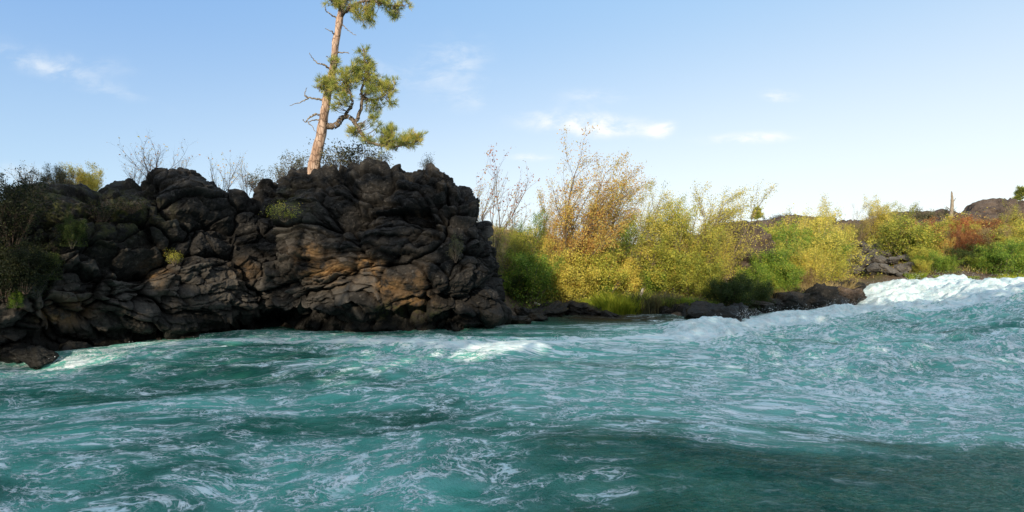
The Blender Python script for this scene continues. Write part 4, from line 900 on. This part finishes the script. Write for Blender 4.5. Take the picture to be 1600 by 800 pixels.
# ---------------------------------------------------------------- sun direction and the unseen wood on the added bluff, shaped to cast shade
EL = math.radians(20.); AZ = np.array([-.26, -.966]); AZ /= np.linalg.norm(AZ)
SUN = np.array([AZ[0]*math.cos(EL), AZ[1]*math.cos(EL), math.sin(EL)])
def build_wood():
    r = np.random.default_rng(77); n = 70000
    x = r.uniform(-75, 60, n); y = -15+r.normal(0, 1.8, n)
    top = np.interp(x, [-75, -27, -23, -16, -11.6, -9.6, -8.2, -3.6, -.8, 4, 8, 14, 34, 60], [19, 19.6, 19.2, 19.7, 19.9, 18.6, 15.9, 15.9, 17.3, 16.5, 16.2, 15.9, 16.5, 17])
    top = top+.5*fbm(x*.5, 0*x, 0*x, 3, 88)
    z = 9+(r.random(n)**.9)*(top-9)
    # where the shade falls on the rock and water: openings cut in the unseen crowns aim patches of sun
    keep = np.ones(n, bool)
    for (a, b, d, rx, rz) in [(560, 428, 19.6, .95, .36), (505, 445, 19.6, .6, .22), (640, 470, 19.9, .5, .32), (655, 425, 20.2, .35, .45), (385, 420, 20.1, .7, .5), (345, 440, 19.6, .5, .3), (245, 432, 18.2, .55, .4), (318, 438, 19.2, .5, .2),
                              (280, 348, 19, .7, .15), (100, 465, 15.4, .45, .5), (60, 320, 15.5, .5, .3), (790, 545, 16.6, 1.0, .14), (745, 553, 15.9, .5, .1), (235, 537, 17.2, .7, .18), (110, 563, 14.6, .8, .12), (450, 395, 20.2, .25, .3), (575, 470, 19.8, .8, .12), (740, 455, 20.8, .5, .3), (700, 470, 20.4, .35, .2), (590, 300, 20.6, .3, .3), (560, 345, 20.3, .2, .4)]+[(r.uniform(130, 770), r.uniform(335, 480), 19.8, r.uniform(-.15, .2), r.uniform(-.12, .15)) for _ in range(34)]:
        p = at(a, b, d); tt = (y-p[1])/SUN[1]; qx = p[0]+SUN[0]*tt; qz = p[2]+SUN[2]*tt
        keep &= ~(((x-qx)/(rx+.48))**2+((z-qz)/(rz+.36))**2 < 1.+.12*r.normal(size=n))
    C = np.stack([x, y, z], 1)[keep]
    V, F, t = leaves(C, .5, r, r.normal(.4, .2, len(C)), .75)
    segs = []
    for k in range(34):
        xx = -70+k*3.9+r.uniform(-1, 1); yy = -15+r.normal(0, 1.); zz = gh(xx, yy)
        tp = np.interp(xx, [-75, -11, -8, 60], [17.5, 17.5, 14.6, 14.6])+r.uniform(-.5, .5)
        segs.append((np.array([xx, yy, zz-.5]), np.array([xx+.2, yy, tp]), .22, .04))
    root = empty('shade_wood', (0, -15, 10)); tag(root, 'unseen wood on the added bluff behind the viewpoint, crowns shaped to cast shade', 'wood', kind='stuff')
    ob('crowns', mesh_np('crowns', V-np.array([0, -15, 10]), F, False, {'tint': t}), LM['dark'], root)
    V, F = tubes(segs, 7); ob('trunks', mesh_np('trunks', V-np.array([0, -15, 10]), F, True), M['twig_dark'], root)
build_wood()

# ---------------------------------------------------------------- light, sky, camera
sun = bpy.data.lights.new('sun', 'SUN'); sun.energy = 5.0; sun.angle = math.radians(.5); sun.color = (1., .87, .67)
so = bpy.data.objects.new('sun', sun); so.rotation_euler = Vector(SUN).to_track_quat('Z', 'Y').to_euler(); link(so)
w = bpy.data.worlds.new('World'); sc.world = w; w.use_nodes = True
T = NT(tree=w.node_tree)
sky = T.n('ShaderNodeTexSky', sky_type='NISHITA', sun_disc=False, sun_elevation=EL, sun_rotation=math.atan2(SUN[0], SUN[1]), air_density=1.0, dust_density=.6, ozone_density=1.5, altitude=1000)
dirn = T.n('ShaderNodeTexCoord').outputs['Generated']
sep = T.n('ShaderNodeSeparateXYZ', {0: dirn}); dx, dy, dz = sep.outputs
yy = T.math('MAXIMUM', dy, .05)
U = T.math('DIVIDE', dx, yy); Vv = T.math('DIVIDE', dz, yy)
uv = T.n('ShaderNodeCombineXYZ', {0: U, 1: Vv}).outputs[0]
# brightening towards the horizon haze, deeper blue away from the sun on the left
haze = T.mr(T.math('SUBTRACT', dz, T.math('MULTIPLY', dx, .06)), -.02, .50, 1., 0.)
side = T.mr(U, -1.1, .5)
high = T.mix(side, (1.65, 3.2, 5.9), (2.65, 4.4, 6.6))
low_ = T.mix(side, (4.4, 5.8, 6.8), (6.9, 7.35, 7.35))
grad = T.mix(haze, high, low_)
base = T.mix(.86, sky.outputs[0], grad)
base = T.mix(T.mr(dz, .45, .95, 0., .6), base, (4.6, 5.6, 6.4))
base = T.mix(T.mr(dy, .25, -.55, 0., .9), base, (6.0, 6.6, 7.2))     # hazy glare on the sun's side
cl = None
nz = T.noise(T.n('ShaderNodeMapping', {0: uv, 'Scale': (1., 2.6, 1.)}).outputs[0], 7., 7, .62, .6)
nz2 = T.noise(T.n('ShaderNodeMapping', {0: uv, 'Scale': (1., 1.8, 1.), 'Rotation': (0, 0, .35)}).outputs[0], 18., 6, .65, .4)
for (px, py, sx, sy, k, rot) in [(900, 190, 80, 15, .85, -.03), (945, 202, 48, 11, .8, .0), (1032, 204, 17, 9, 1.3, .3), (1165, 216, 70, 8, .85, .05), (695, 98, 60, 36, .48, .3), (745, 150, 45, 20, .34, .2), (30, 85, 120, 22, .24, -.30), (120, 125, 150, 14, .24, -.30), (160, 100, 60, 14, .26, -.1), (830, 246, 32, 6, .7, 0), (1215, 150, 28, 9, .6, 0), (10, 278, 60, 20, .5, 0), (1430, 272, 70, 6, .3, .2), (580, 110, 40, 20, .3, 0), (930, 150, 60, 14, .35, 0)]:
    u0, v0 = (px-800)/800, (400-py)/800; c, s = math.cos(rot), math.sin(rot)
    a = T.math('SUBTRACT', U, u0); b = T.math('SUBTRACT', Vv, v0)
    p = T.math('ADD', T.math('MULTIPLY', a, c*800/sx), T.math('MULTIPLY', b, s*800/sx)); q = T.math('ADD', T.math('MULTIPLY', a, -s*800/sy), T.math('MULTIPLY', b, c*800/sy))
    g = T.math('MULTIPLY', T.math('EXPONENT', T.math('MULTIPLY', T.math('ADD', T.math('MULTIPLY', p, p), T.math('MULTIPLY', q, q)), -.7)), k)
    cl = g if cl is None else T.math('ADD', cl, g)
tex = T.math('ADD', T.math('MULTIPLY', nz, .65), T.math('MULTIPLY', nz2, .35))
cm = T.math('MULTIPLY', T.mr(T.math('MULTIPLY', cl, T.mr(tex, .30, .68, 0., 1.5)), .05, 1.25), T.mr(dy, .02, .1))
base = T.mix(cm, base, (7.0, 7.1, 7.0))
T.n('ShaderNodeOutputWorld', {0: T.n('ShaderNodeBackground', {0: base, 1: .15}).outputs[0]})

cam = bpy.data.cameras.new('camera'); cam.lens = 18; cam.sensor_width = 36; cam.clip_end = 12000; cam.clip_start = .05
co = bpy.data.objects.new('camera', cam); co.location = (0, 0, CAMZ); co.rotation_euler = (math.radians(90), 0, 0); link(co); sc.camera = co
sc.view_settings.view_transform = 'Standard'; sc.view_settings.look = 'None'; sc.view_settings.exposure = 0
sc.render.engine = 'CYCLES'; sc.cycles.use_denoising = True; sc.cycles.max_bounces = 6; sc.cycles.transparent_max_bounces = 8
